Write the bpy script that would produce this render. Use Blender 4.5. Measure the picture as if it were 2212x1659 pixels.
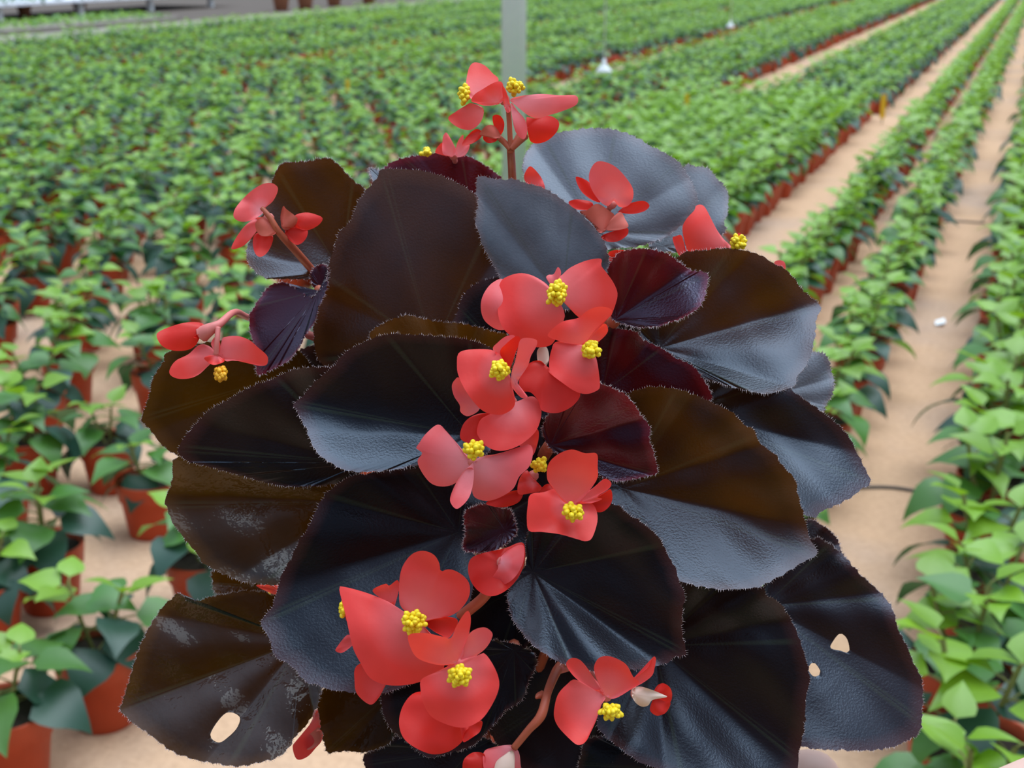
import bpy, math, random
import numpy as np
from mathutils import Vector, Matrix
random.seed(7); rng = np.random.default_rng(7)
for o in list(bpy.data.objects): bpy.data.objects.remove(o)
scene = bpy.context.scene
col = scene.collection
# ---------------------------------------------------------------- camera
W, H, F = 2212.0, 1659.0, 2900.0            # photograph size and focal length in pixels
CAM_Z = 1.20
PITCH = math.atan2(941.5, F)                # horizon lies above the frame
YAW = math.atan2(1169.0, math.hypot(F, 941.5))   # the rows run along +Y, to the right of the view
cd = bpy.data.cameras.new('camera'); cam = bpy.data.objects.new('camera', cd); col.objects.link(cam)
cam.location = (0, 0, CAM_Z); cam.rotation_euler = (math.pi/2-PITCH, 0, YAW)
cd.sensor_width = 36.0; cd.lens = 36.0*F/W; cd.clip_start = 0.02; cd.clip_end = 400
cd.dof.use_dof = True; cd.dof.focus_distance = 0.385; cd.dof.aperture_fstop = 27.0
scene.camera = cam
# ---------------------------------------------------------------- light
world = bpy.data.worlds.new('overcast_sky'); scene.world = world; world.use_nodes = True
wn = world.node_tree.nodes; wl = world.node_tree.links
for n in list(wn): wn.remove(n)
wo = wn.new('ShaderNodeOutputWorld'); wb = wn.new('ShaderNodeBackground')
tc = wn.new('ShaderNodeTexCoord'); sx = wn.new('ShaderNodeSeparateXYZ'); cr = wn.new('ShaderNodeValToRGB')
wl.new(tc.outputs['Generated'], sx.inputs[0]); wl.new(sx.outputs['Z'], cr.inputs[0])
wl.new(cr.outputs[0], wb.inputs[0]); wl.new(wb.outputs[0], wo.inputs[0])
cr.color_ramp.elements[0].position = 0.0; cr.color_ramp.elements[0].color = (0.20, 0.225, 0.26, 1)
cr.color_ramp.elements[1].position = 1.0; cr.color_ramp.elements[1].color = (0.86, 1.08, 1.38, 1)
wb.inputs[1].default_value = .88
sd = bpy.data.lights.new('sun', 'SUN'); sun = bpy.data.objects.new('sun', sd); col.objects.link(sun)
sd.energy = 2.5; sd.angle = math.radians(60); sd.color = (0.86, 0.955, 1.0)
sun.location = (0, 3, 6); sun.rotation_euler = (math.radians(-15), math.radians(10), 0)
vs = scene.view_settings
vs.view_transform = 'Standard'; vs.look = 'None'; vs.gamma = 1.0; vs.exposure = 0.5; vs.use_curve_mapping = False

# ---------------------------------------------------------------- helpers
fw = np.array([-math.sin(YAW), math.cos(YAW), 0.0]); RT = np.array([math.cos(YAW), math.sin(YAW), 0.0]); UPW = np.array([0, 0, 1.0])
FWD = fw*math.cos(PITCH)-UPW*math.sin(PITCH); UPC = fw*math.sin(PITCH)+UPW*math.cos(PITCH)
CAM = np.array([0, 0, CAM_Z])
def PX(x, y, d):                             # pixel and depth in metres -> point
    x = np.asarray(x, float); y = np.asarray(y, float); d = np.asarray(d, float)
    return CAM + ((x-W/2)/F*d)[..., None]*RT - ((y-H/2)/F*d)[..., None]*UPC + d[..., None]*FWD
def project(p):
    v = np.asarray(p, float)-CAM; z = v@FWD
    return W/2+F*(v@RT)/z, H/2-F*(v@UPC)/z, z
def ground(x, y, z=0.0):
    r = PX(x, y, 1.0)-CAM
    return CAM + r*((z-CAM_Z)/r[2])

def nodes_of(name):
    m = bpy.data.materials.new(name); m.use_nodes = True
    nt = m.node_tree; b = nt.nodes['Principled BSDF']; return m, nt, b, nt.nodes['Material Output']
def setp(b, color=None, rough=None, spec=None, sheen=None, sheen_tint=None, sheen_r=None, coat=None, coat_r=None):
    if color is not None: b.inputs['Base Color'].default_value = (*color, 1)
    if rough is not None: b.inputs['Roughness'].default_value = rough
    if spec is not None: b.inputs['Specular IOR Level'].default_value = spec
    if sheen is not None: b.inputs['Sheen Weight'].default_value = sheen
    if sheen_r is not None: b.inputs['Sheen Roughness'].default_value = sheen_r
    if sheen_tint is not None: b.inputs['Sheen Tint'].default_value = (*sheen_tint, 1)
    if coat is not None: b.inputs['Coat Weight'].default_value = coat
    if coat_r is not None: b.inputs['Coat Roughness'].default_value = coat_r
def mixrgb(nt, fac, a, b):
    n = nt.nodes.new('ShaderNodeMix'); n.data_type = 'RGBA'
    for s, v in ((0, fac), (6, a), (7, b)):
        if hasattr(v, 'is_linked'): nt.links.new(v, n.inputs[s])
        elif s == 0: n.inputs[0].default_value = v
        else: n.inputs[s].default_value = (*v, 1)
    return n.outputs[2]
def noise(nt, scale, detail=3, rough=.55, vec=None):
    n = nt.nodes.new('ShaderNodeTexNoise'); n.inputs['Scale'].default_value = scale; n.inputs['Detail'].default_value = detail
    n.inputs['Roughness'].default_value = rough
    if vec is None:
        t = nt.nodes.new('ShaderNodeTexCoord'); vec = t.outputs['Object']
    nt.links.new(vec, n.inputs['Vector']); return n.outputs['Fac']
def ramp(nt, v, stops):
    n = nt.nodes.new('ShaderNodeValToRGB'); nt.links.new(v, n.inputs[0])
    e = n.color_ramp.elements
    while len(e) < len(stops): e.new(0.5)
    for k, (p, c) in enumerate(stops): e[k].position = p; e[k].color = (*c, 1) if len(c) == 3 else c
    return n.outputs[0]
def bump(nt, b, v, strength=.2, dist=.001):
    n = nt.nodes.new('ShaderNodeBump'); n.inputs['Strength'].default_value = strength; n.inputs['Distance'].default_value = dist
    nt.links.new(v, n.inputs['Height']); nt.links.new(n.outputs[0], b.inputs['Normal']); return n.outputs[0]
def simple(name, color, rough=.6, var=.15, scale=40, spec=.4, **k):
    m, nt, b, o = nodes_of(name); setp(b, color, rough, spec, **k)
    f = noise(nt, scale)
    c = mixrgb(nt, f, tuple(x*(1-var) for x in color), tuple(min(1, x*(1+var)) for x in color))
    nt.links.new(c, b.inputs['Base Color']); return m
def add_translucent(nt, b, out, colour, fac, normal=None):
    t = nt.nodes.new('ShaderNodeBsdfTranslucent'); mx = nt.nodes.new('ShaderNodeMixShader')
    if hasattr(colour, 'is_linked'): nt.links.new(colour, t.inputs[0])
    else: t.inputs[0].default_value = (*colour, 1)
    if hasattr(fac, 'is_linked'): nt.links.new(fac, mx.inputs[0])
    else: mx.inputs[0].default_value = fac
    nt.links.new(b.outputs[0], mx.inputs[1]); nt.links.new(t.outputs[0], mx.inputs[2]); nt.links.new(mx.outputs[0], out.inputs['Surface'])

def begonia_leaf_mat(name, dark, edge, trans, tfac, rough, sheen, spec=.8, stint=(.58, .745, 1.0), coat=0.0, coat_r=.1, sheen_tint=(.74, .80, .95), bs=.17):
    m, nt, b, o = nodes_of(name)
    setp(b, dark, rough, .36, sheen=sheen, sheen_tint=sheen_tint, sheen_r=.45, coat=coat, coat_r=coat_r)
    b.inputs['Specular Tint'].default_value = (*stint, 1)          # blue tint on the leaf's specular
    lw = nt.nodes.new('ShaderNodeLayerWeight'); lw.inputs[0].default_value = .5
    cw = ramp(nt, lw.outputs['Facing'], [(0.02, (.16*spec,)*3), (.30, (spec,)*3)]); nt.links.new(cw, b.inputs['Specular IOR Level'])
    if coat:
        cw = ramp(nt, lw.outputs['Facing'], [(0.03, (.10*coat,)*3), (.30, (coat,)*3)]); nt.links.new(cw, b.inputs['Coat Weight'])
    uv = nt.nodes.new('ShaderNodeUVMap'); s = nt.nodes.new('ShaderNodeSeparateXYZ'); nt.links.new(uv.outputs[0], s.inputs[0])
    n1 = noise(nt, 120, 4); 
    rim = ramp(nt, s.outputs['Y'], [(0.0, (0, 0, 0)), (.90, (0, 0, 0)), (1.0, (1, 1, 1))])
    c = mixrgb(nt, n1, tuple(x*.6 for x in dark), tuple(x*1.7 for x in dark))
    # veins: narrow greenish lines that radiate from the petiole
    mul = nt.nodes.new('ShaderNodeMath'); mul.operation = 'MULTIPLY'; mul.inputs[1].default_value = 9*2*math.pi; nt.links.new(s.outputs['X'], mul.inputs[0])
    cs = nt.nodes.new('ShaderNodeMath'); cs.operation = 'COSINE'; nt.links.new(mul.outputs[0], cs.inputs[0])
    vein = ramp(nt, cs.outputs[0], [(0, (0, 0, 0)), (.965, (0, 0, 0)), (1, (1, 1, 1))])
    vf = nt.nodes.new('ShaderNodeMath'); vf.operation = 'MULTIPLY'; vf.inputs[1].default_value = .45; nt.links.new(vein, vf.inputs[0])
    c = mixrgb(nt, vf.outputs[0], c, (.030, .040, .022))
    c = mixrgb(nt, rim, c, edge); nt.links.new(c, b.inputs['Base Color'])
    nb = noise(nt, 1400, 2); bn = bump(nt, b, nb, bs*1.3, .0006)
    if coat:                                                       # water film with blisters
        w_ = noise(nt, 170, 3, .6); b2 = nt.nodes.new('ShaderNodeBump'); b2.inputs['Strength'].default_value = .55; b2.inputs['Distance'].default_value = .0016
        nt.links.new(w_, b2.inputs['Height']); nt.links.new(b2.outputs[0], b.inputs['Coat Normal'])
    tn = noise(nt, 45, 3)
    tcol = mixrgb(nt, tn, tuple(x*.45 for x in trans), tuple(min(1, x*1.5) for x in trans))
    add_translucent(nt, b, o, tcol, tfac); return m
def petal_mat(name, base, tip, trans):
    m, nt, b, o = nodes_of(name); setp(b, tip, .42, .35, sheen=.08, sheen_tint=(1, .7, .75), sheen_r=.5)
    uv = nt.nodes.new('ShaderNodeUVMap'); s = nt.nodes.new('ShaderNodeSeparateXYZ'); nt.links.new(uv.outputs[0], s.inputs[0])
    c = ramp(nt, s.outputs['Y'], [(0, base), (.35, tuple((a+t)/2 for a, t in zip(base, tip))), (.75, tip), (1, tuple(x*.95 for x in tip))])
    n = noise(nt, 90, 4); c = mixrgb(nt, n, c, c)
    st = nt.nodes.new('ShaderNodeMix'); st.data_type = 'RGBA'; st.blend_type = 'MULTIPLY'; st.inputs[0].default_value = .5
    g = ramp(nt, n, [(.3, (.82, .7, .72)), (.7, (1, 1, 1))]); nt.links.new(c, st.inputs[6]); nt.links.new(g, st.inputs[7])
    nt.links.new(st.outputs[2], b.inputs['Base Color'])
    bump(nt, b, noise(nt, 700, 2), .12, .0004)
    add_translucent(nt, b, o, trans, .38); return m
M = {}
M['leaf'] = begonia_leaf_mat('begonia_leaf_dark', (.0034, .0027, .0034), (.045, .014, .012), (.085, .030, .012), .20, .32, .012, spec=.85)
M['leaf_brown'] = begonia_leaf_mat('begonia_leaf_thin', (.0030, .0024, .0022), (.050, .018, .008), (.28, .085, .002), .24, .32, .008, spec=.85)
M['leaf_maroon'] = begonia_leaf_mat('begonia_leaf_young', (.009, .0020, .0042), (.12, .012, .018), (.30, .014, .009), .22, .27, .012, spec=.95, stint=(.62, .66, 1.0), sheen_tint=(.80, .78, 1.0))
M['leaf_wet'] = begonia_leaf_mat('begonia_leaf_wet', (.0030, .0024, .0014), (.05, .022, .006), (.25, .09, .002), .22, .34, .0, spec=.2, coat=.8, coat_r=.08, bs=.05)
M['leaf_felt_sheen'] = begonia_leaf_mat('begonia_leaf_felt_sheen', (.050, .056, .068), (.11, .08, .085), (.18, .06, .015), .18, .45, .45, spec=1.0, stint=(.70, .82, 1.0), sheen_tint=(.70, .82, 1.0))  # grey base colour carries the sky sheen painted onto the felted leaves
M['hair'] = simple('begonia_hair', (.46, .36, .36), .6, .2, 200)
M['petal'] = petal_mat('begonia_petal', (.92, .26, .28), (.93, .060, .052), (1.0, .07, .04))
M['petal_pink'] = petal_mat('begonia_petal_pink', (.94, .38, .42), (.93, .12, .13), (1.0, .12, .10))
M['petal_deep'] = petal_mat('begonia_petal_deep', (.66, .03, .02), (.76, .024, .016), (1.0, .03, .01))
M['ovary'] = simple('begonia_ovary', (.66, .13, .09), .5, .25, 150)
M['pale'] = simple('begonia_ovary_pale', (.72, .52, .42), .5, .15, 150)
M['stamen'] = simple('begonia_stamen', (.85, .62, .015), .5, .2, 400)
M['stamen_old'] = simple('begonia_stamen_amber', (.75, .36, .01), .5, .2, 400)
M['stem'] = simple('begonia_stem', (.40, .09, .045), .45, .3, 120)
M['stem_pink'] = simple('begonia_stem_pink', (.60, .16, .14), .45, .25, 120)
M['skin'] = simple('skin', (.78, .50, .42), .5, .06, 60)
M['nail'] = simple('nail', (.80, .55, .50), .3, .05, 60)

def link(name, me, parent=None, loc=None):
    o = bpy.data.objects.new(name, me); col.objects.link(o)
    if parent is not None: o.parent = parent
    if loc is not None: o.location = loc
    return o
def WORLDLOC(o):
    v = Vector((0, 0, 0))
    while o is not None: v = v+o.location; o = o.parent
    return np.array(v)
def mesh(name, verts, faces, mat, parent=None, origin=None, smooth=True, uv=None):
    """verts in world space; parents here are never rotated"""
    verts = np.asarray(verts, float)
    if origin is None: origin = verts.mean(0)
    me = bpy.data.meshes.new(name); me.from_pydata((verts-origin).tolist(), [], faces)
    if smooth: me.polygons.foreach_set('use_smooth', [True]*len(me.polygons))
    if uv is not None:
        l = me.uv_layers.new(name='UVMap'); vi = np.zeros(len(me.loops), int); me.loops.foreach_get('vertex_index', vi)
        l.data.foreach_set('uv', np.asarray(uv, float)[vi].ravel())
    me.materials.append(M[mat] if isinstance(mat, str) else mat)
    base = WORLDLOC(parent) if parent is not None else np.zeros(3)
    return link(name, me, parent, tuple(np.asarray(origin)-base))
def tag(o, label, cat, group=None, kind=None):
    o['label'] = label
    if cat: o['category'] = cat
    if group: o['group'] = group
    if kind: o['kind'] = kind
    return o
def struct(o, label=None):
    o['kind'] = 'structure'
    if label: o['label'] = label
    return o
def tube_data(pts, rad, n=10, cap=True):
    pts = [np.asarray(p, float) for p in pts]; rad = rad if hasattr(rad, '__len__') else [rad]*len(pts)
    V = []; Fc = []; prev = None
    for i, p in enumerate(pts):
        t = pts[min(i+1, len(pts)-1)]-pts[max(i-1, 0)]; t /= np.linalg.norm(t)+1e-12
        a = prev if prev is not None else (np.array([0, 0, 1.]) if abs(t[2]) < .9 else np.array([1., 0, 0]))
        a = a-t*(a@t); a /= np.linalg.norm(a); b = np.cross(t, a); prev = a
        for k in range(n):
            th = 2*math.pi*k/n; V.append(p+rad[i]*(math.cos(th)*a+math.sin(th)*b))
        if i:
            o = (i-1)*n
            Fc += [(o+k, o+(k+1) % n, o+n+(k+1) % n, o+n+k) for k in range(n)]
    if cap: Fc += [tuple(range(n-1, -1, -1)), tuple(range((len(pts)-1)*n, len(pts)*n))]
    return V, Fc
def spline(P, n, closed=False):
    P = np.asarray(P, float); N = len(P); out = []
    seg = N if closed else N-1
    for i in range(seg):
        g = (lambda k: P[k % N]) if closed else (lambda k: P[min(max(k, 0), N-1)])
        p0, p1, p2, p3 = g(i-1), g(i), g(i+1), g(i+2)
        for t in np.linspace(0, 1, n, endpoint=False):
            out.append(.5*((2*p1)+(-p0+p2)*t+(2*p0-5*p1+4*p2-p3)*t*t+(-p0+3*p1-3*p2+p3)*t**3))
    if not closed: out.append(P[-1])
    return np.array(out)
def resample(C, n):
    C = np.vstack([C, C[:1]]); s = np.r_[0, np.cumsum(np.linalg.norm(np.diff(C, axis=0), axis=1))]
    u = np.linspace(0, s[-1], n, endpoint=False)
    return np.c_[np.interp(u, s, C[:, 0]), np.interp(u, s, C[:, 1])]
def inside(P, x, y):
    c = False; n = len(P)
    for i in range(n):
        x1, y1 = P[i]; x2, y2 = P[(i+1) % n]
        if (y1 > y) != (y2 > y) and x < (x2-x1)*(y-y1)/(y2-y1)+x1: c = not c
    return c

# ================================================================ setting
def ground_mat():
    m, nt, b, o = nodes_of('sandy_ground'); setp(b, (.6, .45, .3), .9, .15)
    a = noise(nt, 1.2, 5); c = ramp(nt, a, [(.30, (.50, .345, .26)), (.5, (.60, .375, .235)), (.72, (.63, .40, .255))])
    g = noise(nt, 60, 6, .7); g2 = ramp(nt, g, [(.35, (.74, .72, .70)), (.6, (1, 1, 1))])
    st = nt.nodes.new('ShaderNodeMix'); st.data_type = 'RGBA'; st.blend_type = 'MULTIPLY'; st.inputs[0].default_value = .6
    nt.links.new(c, st.inputs[6]); nt.links.new(g2, st.inputs[7])
    d = noise(nt, 7, 4); dk = ramp(nt, d, [(.70, (0, 0, 0)), (.78, (.45, .45, .45))])
    cc = mixrgb(nt, dk, st.outputs[2], (.34, .30, .27)); nt.links.new(cc, b.inputs['Base Color'])
    bump(nt, b, g, .5, .01); return m
M['ground'] = ground_mat()
G = 70
fl = mesh('floor', [(-G, -15, 0), (25, -15, 0), (25, 60, 0), (-G, 60, 0)], [(0, 1, 2, 3)], 'ground', smooth=False, origin=np.zeros(3))
struct(fl, 'pale sandy greenhouse ground between the rows of pots')
M['concrete'] = simple('concrete', (.27, .235, .20), .85, .12, 6)
M['poly'] = simple('greenhouse_film', (.80, .82, .84), .5, .05, 3)
M['galv'] = simple('galvanised_steel', (.60, .65, .72), .42, .10, 25, metallic=None) if False else simple('galvanised_steel', (.90, .90, 1.0), .45, .04, 25)
M['terracotta'] = simple('terracotta_plastic', (.42, .055, .016), .50, .18, 30, .35)
M['soil'] = simple('potting_soil', (.055, .042, .035), .95, .5, 160, .1)
def slab(name, x0, x1, y0, y1, z0, z1, mat, parent=None):
    v = [(x, y, z) for z in (z0, z1) for x, y in ((x0, y0), (x1, y0), (x1, y1), (x0, y1))]
    f = [(3, 2, 1, 0), (4, 5, 6, 7), (0, 1, 5, 4), (1, 2, 6, 5), (2, 3, 7, 6), (3, 0, 4, 7)]
    return mesh(name, v, f, mat, parent, smooth=False)
struct(slab('trim_1', -13.75, -11.65, 6, 36, -.05, .012, 'concrete'), 'grey concrete walkway along the far side of the plant field')
M['dark_ground'] = simple('dark_ground', (.10, .075, .06), .95, .3, 3)  # plain dark brown tone for the ground beyond the walkway
struct(slab('trim_2', -45, -13.75, 6, 36, -.05, .006, 'dark_ground'), 'dark ground strip under the far benches')
struct(slab('wall_back', -40, 14, 36.2, 36.3, -.02, 3.2, 'poly'), 'white film wall at the far end of the greenhouse')
# greenhouse post: square galvanised tube with a base plate
P0 = PX(1110, 190, 5.3)
post = link('greenhouse_post', None, None, (P0[0], P0[1], 0)); tag(post, 'grey galvanised steel post rising behind the topmost red flower', 'post')
pv, pf = tube_data([(P0[0], P0[1], .0), (P0[0], P0[1], 3.2)], .049, 24)
mesh('pole', pv, pf, 'galv', post)
slab('base_plate', P0[0]-.11, P0[0]+.11, P0[1]-.11, P0[1]+.11, 0, .012, 'galv', post)
pv, pf = tube_data([(P0[0], P0[1], 1.86), (P0[0], P0[1], 1.92)], .056, 24); mesh('clamp', pv, pf, 'galv', post)

# ================================================================ potted young poinsettias
def green_mat(name, c, trans, rough=.42, sheen=.1):
    m, nt, b, o = nodes_of(name); setp(b, c, rough, .65)
    oi = nt.nodes.new('ShaderNodeObjectInfo')
    n = noise(nt, 14, 3); add = nt.nodes.new('ShaderNodeMath'); add.operation = 'ADD'; nt.links.new(n, add.inputs[0]); nt.links.new(oi.outputs['Random'], add.inputs[1])
    hf = nt.nodes.new('ShaderNodeMath'); hf.operation = 'MULTIPLY'; hf.inputs[1].default_value = .5; nt.links.new(add.outputs[0], hf.inputs[0])
    cc = mixrgb(nt, hf.outputs[0], tuple(x*.70 for x in c), tuple(min(1, x*1.35) for x in c)); nt.links.new(cc, b.inputs['Base Color'])
    add_translucent(nt, b, o, trans, .28); return m
M['green_young'] = green_mat('poinsettia_leaf_young', (.165, .315, .016), (.33, .58, .02))
M['green_mid'] = green_mat('poinsettia_leaf', (.052, .165, .022), (.17, .38, .02))
M['green_old'] = green_mat('poinsettia_leaf_old', (.016, .064, .042), (.05, .16, .035))
M['green_stem'] = simple('poinsettia_stem', (.20, .20, .06), .5, .3, 80)
GM = ['green_young', 'green_mid', 'green_old']
def pleaf(droop, fold, lob, nt_=7, ns=5):
    """leaf of unit length along +Y, blade facing +Z"""
    V = []; Fc = []
    for i in range(nt_):
        t = i/(nt_-1)
        w = .43*(math.sin(math.pi*min(1, t**.60)))**.95*(1-.42*t) + lob*.06*math.exp(-((t-.45)/.09)**2)
        if i == nt_-1: w = .002
        y = math.sin(droop*t)/droop if abs(droop) > 1e-3 else t
        z = -(1-math.cos(droop*t))/droop if abs(droop) > 1e-3 else 0
        for j in range(ns):
            s = -1+2*j/(ns-1)
            V.append((w*s, y-.03*abs(s)*w, z+fold*abs(s)*w-.05*fold*math.sin(6*t)*abs(s)))
    for i in range(nt_-1):
        for j in range(ns-1):
            a = i*ns+j; Fc.append((a, a+1, a+ns+1, a+ns))
    return np.array(V), Fc
LEAFV = [pleaf(.5, .25, .3), pleaf(.9, .18, 1.0), pleaf(1.25, .12, .6)]
LEAFLO = [pleaf(.5, .25, 0, 4, 3), pleaf(.9, .18, 0, 4, 3), pleaf(1.25, .12, 0, 4, 3)]
LEAFME = {}
for k, (v, f) in enumerate(LEAFV):
    for mi, mn in enumerate(GM):
        me = bpy.data.meshes.new('poinsettia_leaf'); me.from_pydata(v.tolist(), [], f)
        me.polygons.foreach_set('use_smooth', [True]*len(f)); me.materials.append(M[mn]); LEAFME[k, mi] = me
# the pot, lathe
def lathe(prof, n):
    V = []; Fc = []
    for r, z in prof:
        for k in range(n): V.append((r*math.cos(2*math.pi*k/n), r*math.sin(2*math.pi*k/n), z))
    for i in range(len(prof)-1):
        for k in range(n): Fc.append((i*n+k, i*n+(k+1) % n, (i+1)*n+(k+1) % n, (i+1)*n+k))
    return np.array(V), Fc
POTH = .125
PROF = [(.0, .0), (.047, .0), (.049, .004), (.0600, .082), (.0645, .084), (.0685, .122), (.0690, .125), (.0655, .125), (.0625, .108), (.0, .107)]
pv, pf = lathe(PROF[:-1], 28); POTME = bpy.data.meshes.new('pot'); POTME.from_pydata(pv.tolist(), [], pf)
POTME.polygons.foreach_set('use_smooth', [True]*len(pf)); POTME.materials.append(M['terracotta'])
def soil_mesh(n=20, rings=4, R=.0628):
    V = [(0, 0, .112)]; Fc = []
    for r in range(1, rings+1):
        for k in range(n):
            rr = R*r/rings; th = 2*math.pi*k/n
            V.append((rr*math.cos(th), rr*math.sin(th), .110+(.0 if r == rings else random.uniform(-.003, .004))))
    for k in range(n): Fc.append((0, 1+k, 1+(k+1) % n))
    for r in range(rings-1):
        for k in range(n): Fc.append((1+r*n+k, 1+(r+1)*n+k, 1+(r+1)*n+(k+1) % n, 1+r*n+(k+1) % n))
    me = bpy.data.meshes.new('soil'); me.from_pydata(V, [], Fc); me.polygons.foreach_set('use_smooth', [True]*len(Fc)); me.materials.append(M['soil']); return me
SOILME = soil_mesh()
def plant_design(seed, nleaf, tall, bushy=1.0, yq=.74, mq=.34, e0=-.32):
    r = random.Random(seed); L = []; stems = []
    h0 = .112; nb = r.choice([2, 3, 3]); tops = []
    for b in range(nb):
        a = 2*math.pi*b/nb+r.uniform(-.4, .4); d = r.uniform(.012, .03)*bushy
        top = (d*math.cos(a)*1.6, d*math.sin(a)*1.6, h0+tall*r.uniform(.85, 1.05)); tops.append(top)
        stems.append([(0, 0, h0-.02), (d*math.cos(a), d*math.sin(a), h0+tall*.45), top])
    for k in range(nleaf):
        q = k/(nleaf-1)                                     # 0 low .. 1 top
        b = k % nb; s = stems[b]; t = .25+.75*q
        p0, p1, p2 = [np.array(x) for x in s]; p = (1-t)**2*p0+2*t*(1-t)*p1+t*t*p2
        az = k*2.399+r.uniform(-.35, .35)
        ln = (.108-.052*q)*r.uniform(.85, 1.15)*bushy
        pet = ln*(.42-.2*q)
        el = e0+(.53-e0)*q+r.uniform(-.2, .2)
        dirv = np.array([math.cos(az)*math.cos(el+.25), math.sin(az)*math.cos(el+.25), math.sin(el+.25)])
        pp = p+dirv*pet
        Rm = Matrix.Rotation(az-math.pi/2, 4, 'Z')@Matrix.Rotation(el, 4, 'X')@Matrix.Rotation(r.uniform(-.35, .35), 4, 'Y')
        mi = 0 if q > yq else (1 if q > mq else 2)
        if r.random() < .18: mi = min(2, max(0, mi+r.choice([-1, 1])))
        sc = Matrix.Diagonal((ln*r.uniform(.9, 1.1), ln, ln, 1))
        L.append((0 if q > .7 else (1 if q > .35 else 2), mi, Matrix.Translation(Vector(pp))@Rm@sc))
        stems.append([tuple(p), tuple((p+pp)/2+np.array([0, 0, .002])), tuple(pp)])
    V = []; Fc = []
    for k, s in enumerate(stems):
        v, f = tube_data(s, .0034 if k < nb else .0014, 5, False); o = len(V); V += v; Fc += [tuple(i+o for i in q) for q in f]
    me = bpy.data.meshes.new('stem'); me.from_pydata([tuple(x) for x in V], [], Fc); me.materials.append(M['green_stem'])
    # the same foliage as one mesh, for plants too small to show single leaves
    def joined(src):
        V = []; Fc = []; mi_ = []
        for (k, mi, mt) in L:
            v, f = src[k]; o = len(V)
            R = np.array(mt)
            V += (v@R[:3, :3].T+R[:3, 3]).tolist(); Fc += [tuple(i+o for i in q) for q in f]; mi_ += [mi]*len(f)
        return np.array(V), Fc, np.array(mi_)
    v, f, mi_ = joined(LEAFLO); fm = bpy.data.meshes.new('foliage'); fm.from_pydata(v.tolist(), [], f)
    for g in GM: fm.materials.append(M[g])
    fm.polygons.foreach_set('material_index', mi_); fm.polygons.foreach_set('use_smooth', [True]*len(f))
    return dict(L=L, stem=me, foliage=fm, lo=(v, f, mi_))
DES = [plant_design(s, n, t, b) for s, n, t, b in ((1, 21, .12, 1.05), (2, 18, .105, 1.05), (3, 22, .135, 1.08), (4, 17, .095, 1.0), (5, 21, .125, 1.12))]
DES += [plant_design(s, n, t, b, .42, .12, .02) for s, n, t, b in ((11, 20, .13, .98), (12, 19, .12, 1.0), (13, 21, .14, .95), (14, 19, .13, 1.03))]
def make_plant(x, y, rot, sc, di, detail, label, group):
    r = link('potted_poinsettia', None, None, (x, y, 0)); r.rotation_euler = (0, 0, rot); r.scale = (sc, sc, sc)
    tag(r, label, 'potted plant', group)
    link('pot', POTME, r)
    if detail: link('soil', SOILME, r)
    D = DES[di]
    if D is None: return r
    if detail:
        link('stem', D['stem'], r)
        for (k, mi, mt) in D['L']:
            o = link('leaf', LEAFME[k, mi], r); o.matrix_basis = mt
    else:
        link('foliage', D['foliage'], r)
    return r
SIL = [(340,700),(500,450),(600,340),(800,360),(980,330),(970,250),(1030,135),(1240,205),(1200,290),(1340,280),(1480,350),(1570,400),(1560,500),(1620,540),(1770,650),(1800,850),(1880,1045),(1760,1120),(1990,1470),(1985,1600),(1750,1625),(1740,1659),(640,1659),(500,1650),(262,1530),(390,1280),(460,1270),(357,1080),(305,900)]
# manual near pots on the left: pixel of the pot's foot centre, rotation, scale, design, label
near = [((228, 1552), .3, 1.06, 0, 'young poinsettia in a terracotta pot just left of the begonia leaf with the hole'),
        ((30, 1690), 1.3, 1.05, 1, 'poinsettia in a terracotta pot cut off by the bottom left corner'),
        ((112, 1308), 2.2, 1.05, 2, 'poinsettia with drooping blue-green leaves, second terracotta pot up along the left side'),
        ((-18, 1385), .9, 1.0, 3, 'poinsettia pot cut off by the left edge, beside the second pot up'),
        ((330, 1150), 4.1, 1.0, 1, 'half-hidden terracotta pot of poinsettia against the left rim of the begonia'),
        ((5, 1165), 5.0, 1.05, 4, 'terracotta pot of poinsettia at the left edge above the drooping blue-green one'),
        ((243, 1055), 3.4, 1.0, 3, 'terracotta pot of poinsettia standing behind the half-hidden one beside the begonia'),
        ((445, 1330), 2.8, 1.0, 0, 'poinsettia pot peeping out between two left begonia leaves')]
pts = []   # (x, y, kind, order)
for (p, rot, sc, di, lab) in near:
    g = ground(*p); pts.append((g[0], g[1], 'near', (rot, sc, di, lab)))
nearxy = np.array([(q[0], q[1]) for q in pts])
def jit(a): return random.uniform(-a, a)
ROWS = {'r1': (-.665, .19, 2.4), 'r2': (-.385, .20, 1.9), 'r3': (.005, .205, 1.35), 'r4': (.295, .205, 1.5)}
for rn, (x, sp, y0) in ROWS.items():
    y = y0; i = 0
    while y < 34:
        pts.append((x+jit(.015), y+jit(.02), rn, i)); y += sp if y < 14 else sp*1.25; i += 1
for k in range(4):
    y = 6
    while y < 34: pts.append((.56+.3*k+jit(.02), y+jit(.03), 'far', 0)); y += .24
# dense bed beside the first sandy path
y = 4.15; brow = 0
while y < 10.3:
    for k in range(8):
        pts.append((-1.165-.185*k+jit(.012), y+jit(.015), 'edge' if k == 0 else 'bed', (k, brow)))
    y += .165; brow += 1
# far beds with narrow sandy strips between
y = 10.7
while y < 35:
    x = -1.12
    bed = 0
    while x > -11.4:
        xx = x+jit(.02)
        if not (math.fmod(-x-1.12, 1.62) % 1.62 > .90 and math.fmod(-x-1.12, 1.62) < 1.32): pts.append((xx, y+jit(.03), 'far', 0))
        x -= .24
    y += .235
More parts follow.
